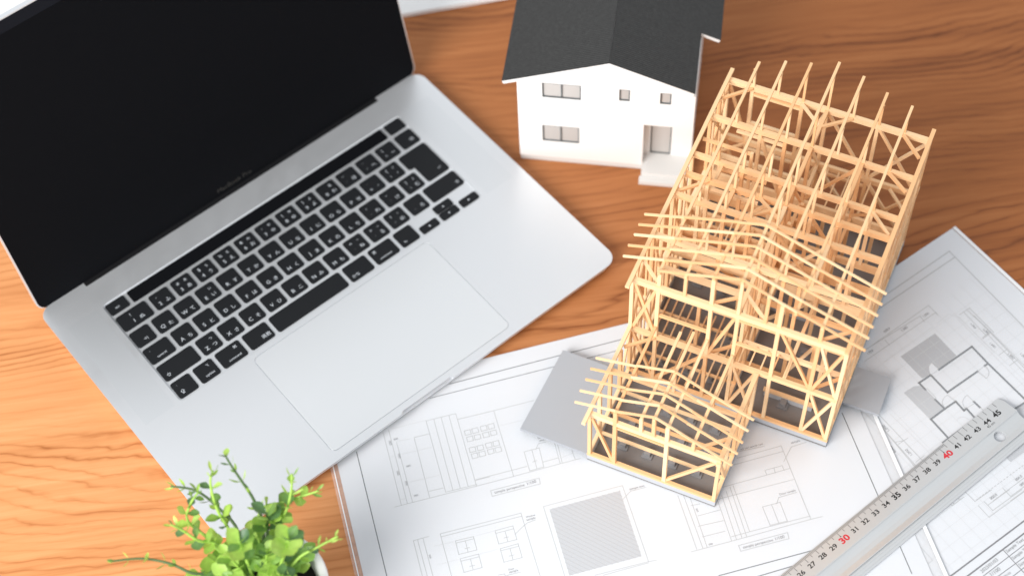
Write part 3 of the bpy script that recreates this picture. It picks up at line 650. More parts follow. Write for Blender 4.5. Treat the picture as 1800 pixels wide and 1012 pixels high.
# ------------------------------------------------------------------ laptop
W = 35.79; D = 24.59; HD = 1.12
t = lap = thing('laptop', 'open silver laptop with a blank black screen and Japanese keyboard', 'laptop', (-20.688, -20.019, 0), math.radians(36.507))
out = rrect(0, 0, W, D, 1.05, 8)
# thumb notch in the front edge
i0 = max(range(len(out)), key=lambda i: (out[i][1] < 0.01)*(1 if out[i][0] < W/2 else 0)*1000 + out[i][0]*(out[i][1] < 0.01)*(out[i][0] < W/2))
notch = [(15.42, 0), (15.50, 0.13), (15.66, 0.19), (19.92, 0.19), (20.08, 0.13), (20.16, 0)]
top_out = out[:i0+1]+notch+out[i0+1:]
well = rrect(3.93, 11.16, 31.70, 21.92, 0.35, 5)
pad = rrect(9.84, 0.68, 25.95, 10.72, 0.45, 6)
pad_in = rrect(9.885, 0.725, 25.905, 10.675, 0.42, 6)
gl = rrect(0.95, 11.16, 3.45, 21.92, 0.05, 2); gr = rrect(32.20, 11.16, 34.75, 21.92, 0.05, 2)
body = MB().plate(top_out, [well, pad], 0.58, HD)
body.v = [Vector((W/2+(v.x-W/2)*(1-0.44/W), D/2+(v.y-D/2)*(1-0.44/D), v.z)) if v.z < 0.6 and (v.x < 3.9 or v.x > 31.8 or v.y < 0.6 or v.y > 22) else v for v in body.v]
body.plate([(W/2+(x-W/2)*(1-0.40/W), D/2+(y-D/2)*(1-0.40/D)) for x, y in out], [], 0.46, 0.577)
lo = rrect(1.0, 1.0, W-1.0, D-1.0, 1.0, 8); n = len(out)
body.add([(W/2+(x-W/2)*(1-0.46/W), D/2+(y-D/2)*(1-0.46/D), 0.458) for x, y in out]+[(x, y, 0.24) for x, y in lo], [(i, n+i, n+(i+1) % n, (i+1) % n) for i in range(n)]+[tuple(range(2*n-1, n-1, -1))])
body.plate(rrect(9.84-.05, 0.68-.05, 25.95+.05, 10.72+.05, 0.45, 6), [], 1.0, 1.03)
body.build('base', M['alu'], t, bevel=0.05, seg=3, angle=60)
MB().plate(rrect(3.80, 11.03, 31.83, 22.05, 0.3, 3), [], 0.95, 1.005).build('keyboard_tray', M['alu'], t)
MB().plate(pad_in, [], 1.034, HD-0.008).build('trackpad', M['alu_pad'], t, bevel=0.015)
for g_ in (gl, gr): MB().plate(g_, [], HD, HD+0.003, bottom=False).build('speaker_grille', M['grille'], t)
mb = MB()
for x in (3.0, W-3.0):
    for y in (3.0, D-3.0): mb.lathe([(0.0, 0.16), (0.62, 0.16), (0.68, 0.24), (0.68, 0.3)], 20); mb.v[-80:] = [p+Vector((x, y, 0)) for p in mb.v[-80:]]
mb.build('rubber_feet', M['foot'], t)
# keys: u = 1.922 wide, row pitch 1.86
KU = 1.922; KG = 0.30; KH = 1.56; KP = 1.86; KX = 4.05; KY = 11.34
def key_outline(x, y, w, h, r=0.2): return rrect(x, y, x+w, y+h, r, 4)
def make_key(outl, legends, ztop=1.085):
    k = MB().plate(outl, [], 1.0, ztop).build('key', M['key'], lap, bevel=0.03, seg=2)
    mb = MB()
    for s, cx, cy, hh in legends:
        put_text(mb, s, None, size=min(hh*1.12, 0.46), center=(cx, cy), z=ztop+0.006, offset=0.004)
    if mb.f: mb.build('legend', M['legend'], k)
    return k
def row(r, spec):
    x = KX; y = KY+KP*r
    for units, legs in spec:
        w = units*KU-KG
        L = []
        for s, fx, fy, hh in legs: L.append((s, x+(fx*w if fx <= 1 else fx-1), y+fy*KH, hh))
        make_key(key_outline(x, y, w, KH), L)
        x += units*KU
def let(a, k, k2=None): 
    L = [(a, 0.30, 0.30, 0.40), (k, 0.70, 0.28, 0.36)]
    if k2: L.append((k2, 0.70, 0.68, 0.28))
    return (1, L)
def sym(a, b, k, k2=None):
    L = [(a, 0.30, 0.30, 0.40 if a.isalnum() else 0.18), (k, 0.70, 0.30, 0.36)]
    if b: L.append((b, 0.30, 0.70, 0.34 if b not in '"=~`*+' else 0.2))
    if k2: L.append((k2, 0.70, 0.70, 0.30))
    return (1, L)
one = (1.5, [('1', 0.42, 0.30, 0.40), ('!', 0.42, 0.70, 0.34), ('ぬ', 0.68, 0.30, 0.36)])
row(4, [one]+[sym(*a) for a in (('2', '"', 'ふ'), ('3', '#', 'あ', 'ぁ'), ('4', '$', 'う', 'ぅ'), ('5', '%', 'え', 'ぇ'), ('6', '&', 'お', 'ぉ'), ('7', "'", 'や', 'ゃ'), ('8', '(', 'ゆ', 'ゅ'), ('9', ')', 'よ', 'ょ'), ('0', None, 'わ', 'を'), ('-', '=', 'ほ'), ('^', '~', 'へ'), ('¥', '|', 'ー'))]+[(1, [('⌫', 0.66, 0.36, 0.30)])])
row(3, [(1, [('→|', 0.55, 0.28, 0.28)])]+[let(*a) for a in (('Q', 'た'), ('W', 'て'), ('E', 'い', 'ぃ'), ('R', 'す'), ('T', 'か'), ('Y', 'ん'), ('U', 'な'), ('I', 'に'), ('O', 'ら'), ('P', 'せ'))]+[sym('@', '`', '゛'), sym('[', '{', '゜', '「')])
row(2, [(1.25, [('^', 0.22, 0.74, 0.14), ('control', 0.50, 0.26, 0.24)])]+[let(*a) for a in (('A', 'ち'), ('S', 'と'), ('D', 'し'), ('F', 'は'), ('G', 'き'), ('H', 'く'), ('J', 'ま'), ('K', 'の'), ('L', 'り'))]+[sym(';', '+', 'れ'), sym(':', '*', 'け'), sym(']', '}', 'む', '」')])
row(1, [(1.75, [('⇧', 0.16, 0.30, 0.34)])]+[let(*a) for a in (('Z', 'つ', 'っ'), ('X', 'さ'), ('C', 'そ'), ('V', 'ひ'), ('B', 'こ'), ('N', 'み'), ('M', 'も'))]+[sym(',', '<', 'ね', '、'), sym('.', '>', 'る', '。'), sym('/', '?', 'め', '・'), sym('_', None, 'ろ')]+[(1.75, [('⇧', 0.86, 0.30, 0.34)])])
row(0, [(1, [('•', 0.24, 0.74, 0.13), ('⇪', 0.30, 0.30, 0.36)]), (1, [('⌥', 0.68, 0.74, 0.24), ('option', 0.55, 0.24, 0.26)]), (1.25, [('⌘', 0.76, 0.74, 0.30), ('command', 0.54, 0.24, 0.24)]), (1.25, [('英数', 0.74, 0.30, 0.34)]), (3.5, []), (1.25, [('かな', 0.28, 0.26, 0.30)]), (1.25, [('⌘', 0.20, 0.74, 0.30), ('command', 0.46, 0.24, 0.24)]), (1, [('fn', 0.28, 0.26, 0.26)])])
# L-shaped return key
xr = KX+13.0*KU; xe = KX+14.5*KU-KG; xl = xr+0.25*KU; yb = KY+2*KP; ym = KY+3*KP-0.0; yt = KY+3*KP+KH
ret = [(xe-0.2, yt), (xr+0.2, yt), (xr+0.06, yt-0.06), (xr, yt-0.2), (xr, ym+0.2), (xr+0.06, ym+0.06), (xr+0.2, ym), (xl, ym), (xl, yb+0.2), (xl+0.06, yb+0.06), (xl+0.2, yb), (xe-0.2, yb), (xe-0.06, yb+0.06), (xe, yb+0.2), (xe, yt-0.2), (xe-0.06, yt-0.06)]
make_key(ret, [('↵', xe-0.62, yb+0.62, 0.30)])
# arrows
ax = KX+11.5*KU; hh = KH/2-0.03
make_key(key_outline(ax, KY, KU-KG, hh, 0.16), [('◀', ax+0.8, KY+0.36, 0.20)])
make_key(key_outline(ax+KU, KY, KU-KG, hh-0.01, 0.14), [('▼', ax+KU+0.8, KY+0.33, 0.18)])
make_key(key_outline(ax+KU, KY+hh+0.05, KU-KG, hh, 0.14), [('▲', ax+KU+0.8, KY+hh+0.42, 0.18)])
make_key(key_outline(ax+2*KU, KY, KU-KG, hh, 0.16), [('▶', ax+2*KU+0.8, KY+0.36, 0.20)])
yf = KY+5*KP; make_key(key_outline(KX, yf, 1.62, 1.15, 0.16), [('esc', KX+0.75, yf+0.45, 0.26)])
make_key(key_outline(xe-1.55, yf, 1.55, 1.15, 0.16), [])
MB().plate(rrect(KX+1.92, yf, xe-1.85, yf+1.15, 0.14, 4), [], 1.0, 1.075).build('touch_bar', M['glass'], t)
# hinge and lid
MB().box((3.95, 24.14, 0.9), (31.45, 24.95, 1.15)).build('hinge', M['dark'], t, bevel=0.08)
th = math.radians(80)
LM = Matrix(((1, 0, 0, 0.15), (0, math.cos(th), -math.sin(th), 24.98), (0, math.sin(th), math.cos(th), 0.80), (0, 0, 0, 1)))   # x along the hinge, y up the lid, z towards its back... front is -z
LW = W-0.30; LH = 24.0
FL = LM @ Matrix.Diagonal((1, 1, 1, 1))
lid = MB().plate(rrect(0, 0, LW, LH, 0.95, 8), [], 0.0, 0.42, LM); lid.build('lid', M['alu'], t, bevel=0.05, angle=60)
MB().plate(rrect(0.12, 0.10, LW-0.12, LH-0.12, 0.85, 8), [], 0.0, 0.02, LM @ Matrix.Translation((0, 0, 0.421))).build('bezel', M['bezel'], t)
MB().plate([(0.14+0.8, 0.12), (LW-0.94, 0.12), (LW-0.37, 0.36), (LW-0.14, 0.92), (LW-0.14, LH-1.05), (0.14, LH-1.05), (0.14, 0.92), (0.37, 0.36)], [], 0.0, 0.006, LM @ Matrix.Translation((0, 0, 0.443))).build('screen', M['glass'], t)
mb = MB(); put_text(mb, 'MacBook Pro', None, height=0.40, center=(LW/2, 0.80), z=0.0)
mb.v = [LM @ (p+Vector((0, 0, 0.452))) for p in mb.v]; mb.build('lettering', M['dimtext'], t)

# ------------------------------------------------------------------ white model house
t = thing('model_house', 'white cardboard model house with a dark grey gable roof', 'model house', (1.30, 12.21, 0), math.radians(-10.91))
HL = 14.0
RY = Matrix(((1, 0, 0, 0), (0, 0, 1, 0), (0, 1, 0, 0), (0, 0, 0, 1)))           # plate (x, y, z) -> (u, depth z, height y)
wins = [(1.90, 7.70, 4.82, 9.36), (7.68, 8.03, 8.48, 9.33), (10.73, 8.05, 11.55, 9.30), (1.83, 2.50, 4.68, 4.42)]
front = [(0, 0.55), (9.62, 0.55), (9.62, 5.46), (13.35, 5.46), (13.35, 9.15), (6.9, 11.85), (0, 9.25)]
wl = MB().plate(front, [[(a, b), (c, b), (c, d), (a, d)] for a, b, c, d in wins], 0.0, 0.32, RY)
wl.box((0, 0.32, 0.55), (0.3, HL, 9.22))                                         # left wall
wl.box((13.05, 0.32, 5.46), (13.35, 5.9, 9.15)); wl.box((13.05, 1.42, 0.55), (13.35, 5.9, 5.46)); wl.box((13.05, 5.9, 0.55), (13.35, HL, 9.15))
wl.box((9.32, 0.32, 0.55), (9.62, 1.42, 5.46)); wl.box((9.62, 1.12, 0.55), (10.10, 1.42, 5.46)); wl.box((11.72, 1.12, 0.55), (13.35, 1.415, 5.455)); wl.box((10.10, 1.12, 5.20), (11.72, 1.42, 5.46))
wl.box((9.62, 0.32, 5.46), (13.05, 1.42, 5.70))
wl.plate([(0, 0.55), (13.35, 0.55), (13.35, 9.15), (6.9, 11.85), (0, 9.25)], [], HL-0.3, HL, RY)
wl.build('wall', M['white'], t, bevel=0.02, seg=1, angle=60)
MB().box((0.3, 1.5, 5.72), (13.05, HL-0.3, 5.9)).build('upper_floor', M['white'], t)
MB().box((0.05, 0.04, 0), (9.60, HL, 0.54)).box((9.60, 1.46, 0), (13.30, HL, 0.54)).build('plinth', M['porch'], t, bevel=0.03)
MB().box((9.62, -0.92, 0.0), (13.45, 1.45, 0.74)).build('porch', M['porch'], t, bevel=0.02)
MB().box((9.50, -1.50, 0.0), (13.50, -0.93, 0.40)).build('porch_step', M['porch'], t, bevel=0.02)
def house_window(a, b, c, d, mull):
    fr = MB(); e = 0.085
    fr.plate([(a, b), (c, b), (c, d), (a, d)], [[(a+e, b+e), (c-e, b+e), (c-e, d-e), (a+e, d-e)]], 0.05, 0.13, RY)
    if mull: m = (a+c)/2; fr.box((m-e/2, 0.045, b+e), (m+e/2, 0.125, d-e))
    f = fr.build('window', M['wframe'], t)
    MB().box((a+0.03, 0.14, b+0.03), (c-0.03, 0.17, d-0.03)).build('pane', M['pane'], f)
for i, w in enumerate(wins): house_window(*w, mull=i in (0, 3))
dr = MB().plate([(10.13, 0.74), (11.70, 0.74), (11.70, 5.18), (10.13, 5.18)], [[(10.19, 0.80), (11.64, 0.80), (11.64, 5.12), (10.19, 5.12)]], 1.16, 1.24, RY).build('door', M['wframe'], t)
MB().box((10.16, 1.25, 0.77), (11.67, 1.28, 5.15)).build('door_panel', M['pane'], dr)
def slope(u0, z0, u1, z1, outl, name):
    """roof board in the plane through (u0,z0)-(u1,z1); outl in (distance along the slope, depth)"""
    L = math.hypot(u1-u0, z1-z0); cx, cz = (u1-u0)/L, (z1-z0)/L
    nx, nz = (-cz, cx) if cx > 0 else (cz, -cx)
    A = Matrix(((cx, 0, nx, u0), (0, 1, 0, 0), (cz, 0, nz, z0), (0, 0, 0, 1)))
    b = MB().plate(outl, [], -0.30, 0.0, A).build('roof_board', M['white'], t, bevel=0.02, seg=1)
    sh = MB().plate(outl, [], 0.003, 0.05, A).build('roof_sheet', M['roof'], b)
    return L
L1 = math.hypot(8.0, 2.95); slope(6.9, 12.2, -1.1, 9.25, [(0, -0.08), (L1, -0.08), (L1, HL+0.4), (0, HL+0.4)], 'l')
L2 = math.hypot(6.35, 2.6); L3 = L2*(14.75-6.9)/6.35
slope(6.905, 12.2, 13.25, 9.6, [(0, -0.08), (L2, -0.08), (L2, 5.92), (L3, 5.92), (L3, HL+0.4), (0, HL+0.4)], 'r')

# ------------------------------------------------------------------ timber frame model
t = tf = thing('timber_frame_model', 'bare balsa wood timber frame model of a two storey house on a grey card base', 'frame model', (4.49, -14.845, 0), math.radians(-27))
Z0 = 0.155                                                      # the drawings lie under it
_unit = MB().box((-0.5, -0.5, -0.5), (0.5, 0.5, 0.5)).mesh('balsa_stick', M['balsa'])
def stick(name, p, q, w=0.24, h=None, ext=0.0):
    j_ = lambda: Vector((random.uniform(-.022, .022), random.uniform(-.022, .022), random.uniform(-.012, .012)))
    h = h or w; p = Vector(p)+j_(); q = Vector(q)+j_(); d = q-p; L = d.length; x = d/L
    up = Vector((0, 0, 1)) if abs(x.z) < 0.97 else Vector((0, 1, 0))
    y = up.cross(x).normalized(); z = x.cross(y); c = (p+q)/2
    w *= random.uniform(.97, 1.03); h *= random.uniform(.97, 1.03)
    o = bpy.data.objects.new(name, _unit); COL.objects.link(o); o.parent = tf
    o.matrix_local = Matrix(((x.x*L, y.x*w, z.x*h, c.x*S), (x.y*L, y.y*w, z.y*h, c.y*S), (x.z*L, y.z*w, z.z*h, c.z*S), (0, 0, 0, 1)))
    return o
U = lambda i: 0.13+1.84*i
V = lambda j: 0.13+1.845*j
# card base: foundation walls, floor plate, side slabs
mb = MB()
fo = [(0, 0), (9.46, 0), (9.46, V(4)-0.15), (15.0, V(4)-0.15), (15.0, 26.1), (0, 26.1)]
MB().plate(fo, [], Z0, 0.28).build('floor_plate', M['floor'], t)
def fwall(a, b, th_=0.26, z1=0.80):
    (x0, y0), (x1, y1) = a, b
    if x0 == x1: bx = ((x0-th_/2, min(y0, y1), 0.284), (x0+th_/2, max(y0, y1), z1))
    else: bx = ((min(x0, x1), y0-th_/2, 0.284), (max(x0, x1), y0+th_/2, z1))
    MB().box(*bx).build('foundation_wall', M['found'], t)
u0, u5, u8 = U(0), U(5), U(8); v4, v14 = V(4), V(14)
fwall((0.002, u0), (9.458, u0)); fwall((u0, u0+.13), (u0, 26.09)); fwall((u5, u0+.13), (u5, v4-.13)); fwall((u0+.13, v4), (14.99, v4)); fwall((u8, v4+.13), (u8, 26.09)); fwall((u0+.13, v14), (u8-.13, v14))
fwall((u5+.3, V(5.2)), (U(7.1), V(5.2))); fwall((U(4), v4+.13), (U(4), v14-.13)); fwall((u0+.13, V(8)), (U(4)-.13, V(8))); fwall((U(4)+.13, V(6)), (U(6.6), V(6))); fwall((U(4)+.13, V(9)), (u8-.13, V(9))); fwall((u0+.13, V(11)), (U(4)-.13, V(11)))
MB().plate([(-5.12, 0.08), (-0.004, 0.08), (-0.004, 7.22), (-4.88, 7.22)], [], 0.52, 0.80).build('side_slab', M['grey'], t)
MB().box((-3.4, 2.0, Z0), (-1.6, 5.4, 0.515)).build('slab_pad', M['block'], t)
MB().plate([(15.004, 10.92), (17.65, 10.92), (17.60, 14.08), (15.004, 14.08)], [], 0.52, 0.80).build('side_slab', M['grey'], t)
MB().box((15.3, 11.7, Z0), (16.5, 13.2, 0.515)).build('slab_pad', M['block'], t)
_blk = MB().box((-0.22, -0.24, 0.40), (0.22, 0.24, 0.75)).box((-0.38, -0.38, 0.284), (0.38, 0.38, 0.40)).mesh('footing', M['block'])
def footing(u, v):
    o = bpy.data.objects.new('footing_block', _blk); COL.objects.link(o); o.parent = tf; o.location = (u*S, v*S, 0)
for j in (1, 2, 3):
    for i in (1, 2, 3, 4): footing(U(i), V(j)-0.05)
for j in (5, 6, 7):
    for i in (1, 2, 3): footing(U(i), V(j))
for j in (9, 10, 12, 13):
    for i in (1, 2, 3): footing(U(i), V(j))
for j in (5, 7.5): footing(U(6), V(j))
# ground sills and floor bearers
ZS = 0.93
def sill(a, b): stick('sill', (*a, ZS), (*b, ZS), 0.26, 0.25)
sill((0.0, u0), (9.46, u0)); sill((u0, u0+.13), (u0, 26.05)); sill((u5, u0+.13), (u5, v4-.13)); sill((u0+.13, v4), (14.99, v4)); sill((u8, v4+.13), (u8, 26.05)); sill((u0+.13, v14), (u8-.13, v14))
sill((u5+.2, V(5.2)), (U(7.15), V(5.2))); sill((U(4), v4+.13), (U(4), v14-.13)); sill((u0+.13, V(8)), (U(4)-.13, V(8))); sill((U(4)+.13, V(6)), (U(6.6), V(6))); sill((U(4)+.13, V(9)), (u8-.13, V(9))); sill((u0+.13, V(11)), (U(4)-.13, V(11)))
for j in (1, 2, 3): stick('floor_bearer', (u0+.13, V(j), 0.86), (u5-.13, V(j), 0.86), 0.2, 0.2)
for j in (5, 6, 7, 9, 10, 12, 13): stick('floor_bearer', (u0+.13, V(j), 0.86), (U(4)-.13, V(j), 0.86), 0.18, 0.18)
x = U(0)+0.55
while x < U(4)-.2:
    a = random.uniform(0, .5); stick('floor_joist', (x, v4+.2+a*.3, 1.03), (x, V(8)-.2+random.uniform(-.9, .1), 1.03), 0.10, 0.12); x += 0.61
# posts
ZP0, Z1, Z2 = 1.055, 6.25, 12.40
def post(u, v, z0=ZP0, z1=Z1, w=0.25): stick('post', (u, v, z0), (u, v, z1), w, w)
def rafter_z(u): return 16.60-0.365*abs(u-7.45)
def purlin_z(u): return {1: 14.42, 2: 15.10, 3: 15.85, 4: 16.52, 5: 15.85, 6: 15.08, 7: 14.50}[u]
# wing ground floor
post(U(0), u0); post(U(5), u0, z1=6.3)
for i, zt in ((1, 8.02), (3, 8.52)): post(U(i), u0, z1=zt, w=0.27)
for j in (1, 2, 3): post(U(0), V(j)); post(U(5), V(j))
# main block, front wall
for i in (0, 1, 3, 4, 5, 5.5, 7, 8): post(U(i), v4)
for i in (0, 4, 8): post(U(i), v4, 6.66, Z2)
for i, k in ((1, 1), (3, 3), (5.5, 6), (7, 7)): post(U(i), v4, 6.66, {1: 14.30, 3: 15.72, 6: 15.35, 7: 14.40}[k], 0.26)
# back wall and the two long walls
for i in (0, 1, 3, 4, 6, 8): post(U(i), v14); post(U(i), v14, 6.66, Z2)
for j in (5, 6, 7, 8, 9, 10, 11, 12, 13):
    post(U(0), V(j))
    post(U(8), V(j))
    if j not in (5, 11): post(U(0), V(j), 6.66, Z2)
    if j != 13: post(U(8), V(j), 6.66, Z2)
# inner posts
for i, j in ((4, 5), (4, 7), (4, 10), (3.6, 9), (1, 9), (7, 9), (5, 12), (7, 12), (1, 11), (2, 6), (6, 8), (5, 8), (6, 10), (7, 6), (4, 6), (4, 8), (4, 9), (4, 11), (2, 8), (3, 8), (5.6, 6), (6.6, 6), (5.5, 9), (6.5, 9), (2, 11), (3, 11), (6, 12), (4, 13)):
    post(U(i), V(j)); 
for i, j in ((4, 6), (4, 8), (4, 9), (4, 10), (4, 12), (2, 8), (3, 8), (5.6, 6), (6, 8), (6, 10), (6, 12), (2, 10), (2, 12), (4, 5), (4, 7), (4.35, 8.5), (3.65, 9), (4.5, 9.5), (3.5, 10), (6, 9), (5, 9), (1, 9), (1, 8), (7, 8), (3, 12), (7, 10), (5, 6), (4, 5.5)):
    post(U(i), V(j), 6.66, Z2)
# first storey beams
ties = [(4, 7.40), (6, 11.30), (8, 15.0), (9, 16.9), (10, 18.7), (12, 22.34), (14, 25.92)]
ZB1 = 6.45
def beam(a, b, z, w=0.25, h=0.4): stick('beam', (*a, z), (*b, z), w, h)
beam((-0.0, u0), (9.46, u0), 6.52, 0.26, 0.44)
stick('eave_girder', (U(0), -0.92, 6.80), (U(0), v4-.13, 6.80), 0.27, 0.26); stick('eave_girder', (U(5), -0.2, 6.42), (U(5), v4-.13, 6.42), 0.30, 0.36)
beam((u0+.13, V(2)), (u5-.13, V(2)), 6.5, .24, .34)
beam((-0.0, v4), (14.99, v4), ZB1, .26, .42)
beam((U(0), v4+.13), (U(0), 26.1), ZB1); beam((U(8), v4+.13), (U(8), 26.7), ZB1); beam((u0+.13, v14), (u8-.13, v14), ZB1, .26, .5)
for j, h in ((6, .5), (8, .75), (9, .85), (10, .6), (12, .75)): beam((u0+.13, V(j)), (u8-.13, V(j)), 6.66-h/2, .25, h)
beam((u0+.13, V(7.5)), (U(4)-.13, V(7.5)), 6.35, .22, .5); beam((u0+.13, V(9.5)), (U(6), V(9.5)), 6.3, .22, .6); beam((u0+.13, V(13)), (U(4)-.13, V(13)), 6.4, .22, .4)
for j, h, ua, ub in ((7, .6, 0, 4), (8.5, .9, 0, 6), (11, .8, 0, 5), (9, .3, 4, 8), (10.5, .5, 4, 8), (7, .4, 4, 8), (5, .4, 4, 8)):
    beam((U(ua)+.13, V(j)+.1), (U(ub)-.13, V(j)+.1), 6.6-h/2, .24, h)
for j, z in ((14, 11.9), (10, 12.0), (12, 11.95), (9, 11.9)):
    stick('rail', (U(1)+.13, V(j) if j == 14 else ties[[8, 9, 10, 12].index(j)+2][1], z), (U(3)-.1, V(j) if j == 14 else ties[[8, 9, 10, 12].index(j)+2][1], z), .2, .2)
for a, b, za, zc_ in (((4, 8), (6, 8), 6.75, 12.4), ((6, 8), (4, 8), 6.75, 12.4), ((2, 8), (3, 8), 6.75, 12.4), ((4, 10), (6, 10), 12.4, 6.75), ((2, 10), (4, 10), 6.75, 12.4), ((6, 12), (7, 10), 6.75, 12.4), ((4, 12), (6, 12), 6.75, 12.4), ((3, 12), (2, 12), 6.75, 12.4), ((4, 8), (6, 8), 1.1, 6.0), ((4, 9), (2, 8), 1.1, 6.0), ((5.6, 6), (6.6, 6), 1.1, 6.2), ((4, 6), (4, 7), 6.75, 12.4), ((4, 7), (4, 8), 12.4, 6.75), ((4, 5), (4, 6), 1.1, 6.2), ((6, 8), (6, 9), 6.75, 12.4), ((6, 9), (6, 10), 12.4, 6.75)):
    stick('brace', (U(a[0]), V(a[1]), za), (U(b[0]), V(b[1]), zc_), .17, .22)
for k in range(9): stick('floor_joist', (U(0)+.3+.8*k, V(9)+.1, 6.62), (U(0)+.3+.8*k, V(10)-.1, 6.62), .1, .14)
for k in range(5): stick('floor_joist', (U(4)+.4+.8*k, V(4)+.2, 6.62), (U(4)+.4+.8*k, V(5)-.1, 6.62), .1, .14)
for a, b, i in ((4, 6, 4), (6, 8, 4), (8, 9, 4), (9, 10, 4), (10, 12, 4), (12, 14, 4), (4, 6, 6), (6, 8, 6), (9, 10, 6), (10, 12, 6)): beam((U(i), V(a)+.13), (U(i), V(b)-.13), 6.44, .24, .38)
for k in range(5):
    stick('floor_joist', (U(4)+.9+.8*k, V(12)+.13, 6.5), (U(4)+.9+.8*k, v14-.13, 6.5), .1, .14)
# upper storey beams
ZB2 = 12.66
for j, v in ties: beam((0.27 if j not in (4, 14) else 0.0, v), (14.72 if j not in (4, 14) else 14.98, v), ZB2, .30 if j in (4, 14) else .27, .46)
stick('eave_girder', (U(0), 6.44, 12.98), (U(0), 26.75, 12.98), 0.28, 0.22); stick('eave_girder', (U(8)+.03, 7.1, 12.98), (U(8)+.03, 26.80, 12.98), 0.28, 0.22)
for a, b, i in ((7.40, 11.30, 4), (11.30, 15.0, 4), (15.0, 16.9, 4), (16.9, 18.7, 4), (18.7, 22.34, 4), (22.34, 25.92, 4), (16.9, 18.7, 6), (18.7, 22.34, 6), (11.3, 15.0, 6), (15.0, 16.9, 2)): beam((U(i), a+.15), (U(i), b-.15), ZB2, .27, .4)
stick('beam', (U(1.2), 17.0, 12.5), (U(1.2), 18.6, 12.5), .2, .2); stick('beam', (0.27, 20.3, 12.55), (U(2), 20.3, 12.55), .2, .2); stick('post', (U(2.05), 20.3, 6.66), (U(2.05), 20.3, 12.7), .22)
# purlins, struts, rafters of the main roof
for k in range(1, 8): stick('purlin', (U(k), 7.25, purlin_z(k)), (U(k), 26.95+random.uniform(-.15, .1), purlin_z(k)), 0.19, 0.21)
for j, v in ties[1:]:
    for k in range(1, 8): stick('strut', (U(k)+.03, v, ZB2+.23), (U(k)+.03, v, purlin_z(k)-.1), 0.17)
for k, u in ((2, U(2)), (4, U(4)), (5, U(5))): stick('strut', (u, 7.42, ZB2+.23), (u, 7.42, purlin_z(k)-.1), 0.22)
def rafter(v, pts, w=0.13):
    for a, b in zip(pts, pts[1:]): stick('rafter', (a[0], v+random.uniform(-.03, .03), a[1]), (b[0], v, b[1]), w, 0.14)
rafter(7.42, [(1.85, 14.60), (3.7, 15.20), (5.6, 15.98), (7.35, 16.72)]); rafter(7.42, [(7.35, 16.72), (9.2, 16.02), (11.2, 15.24), (15.9, 13.55)])
for k in range(1, 6):
    v = 7.42+0.92*k
    rafter(v, [(-0.9+random.uniform(-.05, .05), 13.46), (1.97, 14.62), (5.65, 16.05), (7.42, 16.70)]); rafter(v, [(7.42, 16.70), (11.2, 15.26), (15.86, 13.58)])
# wing roof
wz = {1: 7.98, 2: 8.55, 2.48: 9.02, 3: 8.60, 4: 7.78}
for k, z in wz.items(): stick('purlin', (U(k), 0.0, z-.1), (U(k), v4-.2, z-.1), 0.2, 0.2)
for k in (2, 2.48, 4): stick('strut', (U(k), u0, 6.75), (U(k), u0, wz[k]-.2), 0.24)
for k in (1, 2.48, 4): stick('strut', (U(k), V(2), 6.68), (U(k), V(2), wz[k]-.2), 0.2)
for k in range(5):
    v = 0.12+0.93*k
    rafter(v, [(-0.95, 7.32), (1.97, 8.12), (4.69, 9.16)]); rafter(v, [(4.69, 9.16), (6.6, 8.25), (10.2+.04*k, 6.62)])
# braces
def brace(p, q, w=0.17, h=0.22): stick('brace', p, q, w, h)
zb, zt, zb2, zt2 = 1.1, 6.25, 6.75, 12.4
brace((U(0)+.1, u0+.02, zt), (U(1)-.12, u0+.02, zb)); brace((U(3)+.1, u0+.02, zb), (U(5)-.12, u0+.02, zt))
stick('rail', (U(1)+.13, u0, 5.95), (U(3)-.13, u0, 5.95), .2, .2)
for ua, ub, za, zc in ((0, 1, zt2, zb2), (0, 1, zb2, zt2), (3, 4, zb2, zt2), (5.5, 7, zt2, zb2), (7, 8, zt2, zb2), (7, 8, zb2, zt2), (7, 8, zt, zb), (7, 8, zb, zt), (0, 1, zt, zb), (1, 3, zb, zt), (4, 5, zt, zb), (4, 5, zb, zt)):
    brace((U(ua)+.1, v4+.03*(za > zc), za), (U(ub)-.1, v4+.03*(za > zc), zc))
for z in (12.05, 9.30): stick('rail', (U(1)+.13, v4, z), (U(3)-.13, v4, z), .2, .2)
for z in (12.0, 9.15): stick('rail', (U(4)+.13, v4, z), (U(5.5)-.13, v4, z), .2, .2)
for ua, ub, a, b in ((0, 1, 1, 0), (4, 6, 1, 0), (6, 8, 1, 0), (6, 8, 0, 1), (3, 4, 0, 1)):
    for (l, h_) in ((zb2, zt2), (zb, zt)): brace((U(ua)+.1, v14-.02, h_ if a else l), (U(ub)-.1, v14-.02, h_ if b else l))
for z in (12.05, 8.8): stick('rail', (U(1)+.13, v14, z), (U(3)-.13, v14, z), .2, .2)
for z in (5.7, 3.2): stick('rail', (U(1)+.13, v14, z), (U(3)-.13, v14, z), .2, .2); stick('rail', (U(4)+.13, v14, z), (U(6)-.13, v14, z), .2, .2)
for uu, spans in ((U(0), ((4, 5), (6, 7), (8, 9), (9, 10), (12, 14))), (U(8), ((4, 5), (5, 6), (7, 8), (9, 10), (10, 11), (11, 12), (12, 13), (13, 14)))):
    for a, b in spans:
        brace((uu, V(a)+.1, zb), (uu, V(b)-.1, zt)); brace((uu, V(a)+.1, zt2), (uu, V(b)-.1, zb2))
        if uu > 5 or a in (4, 12): brace((uu+.03, V(a)+.1, zt), (uu+.03, V(b)-.1, zb)); brace((uu+.03, V(a)+.1, zb2), (uu+.03, V(b)-.1, zt2))
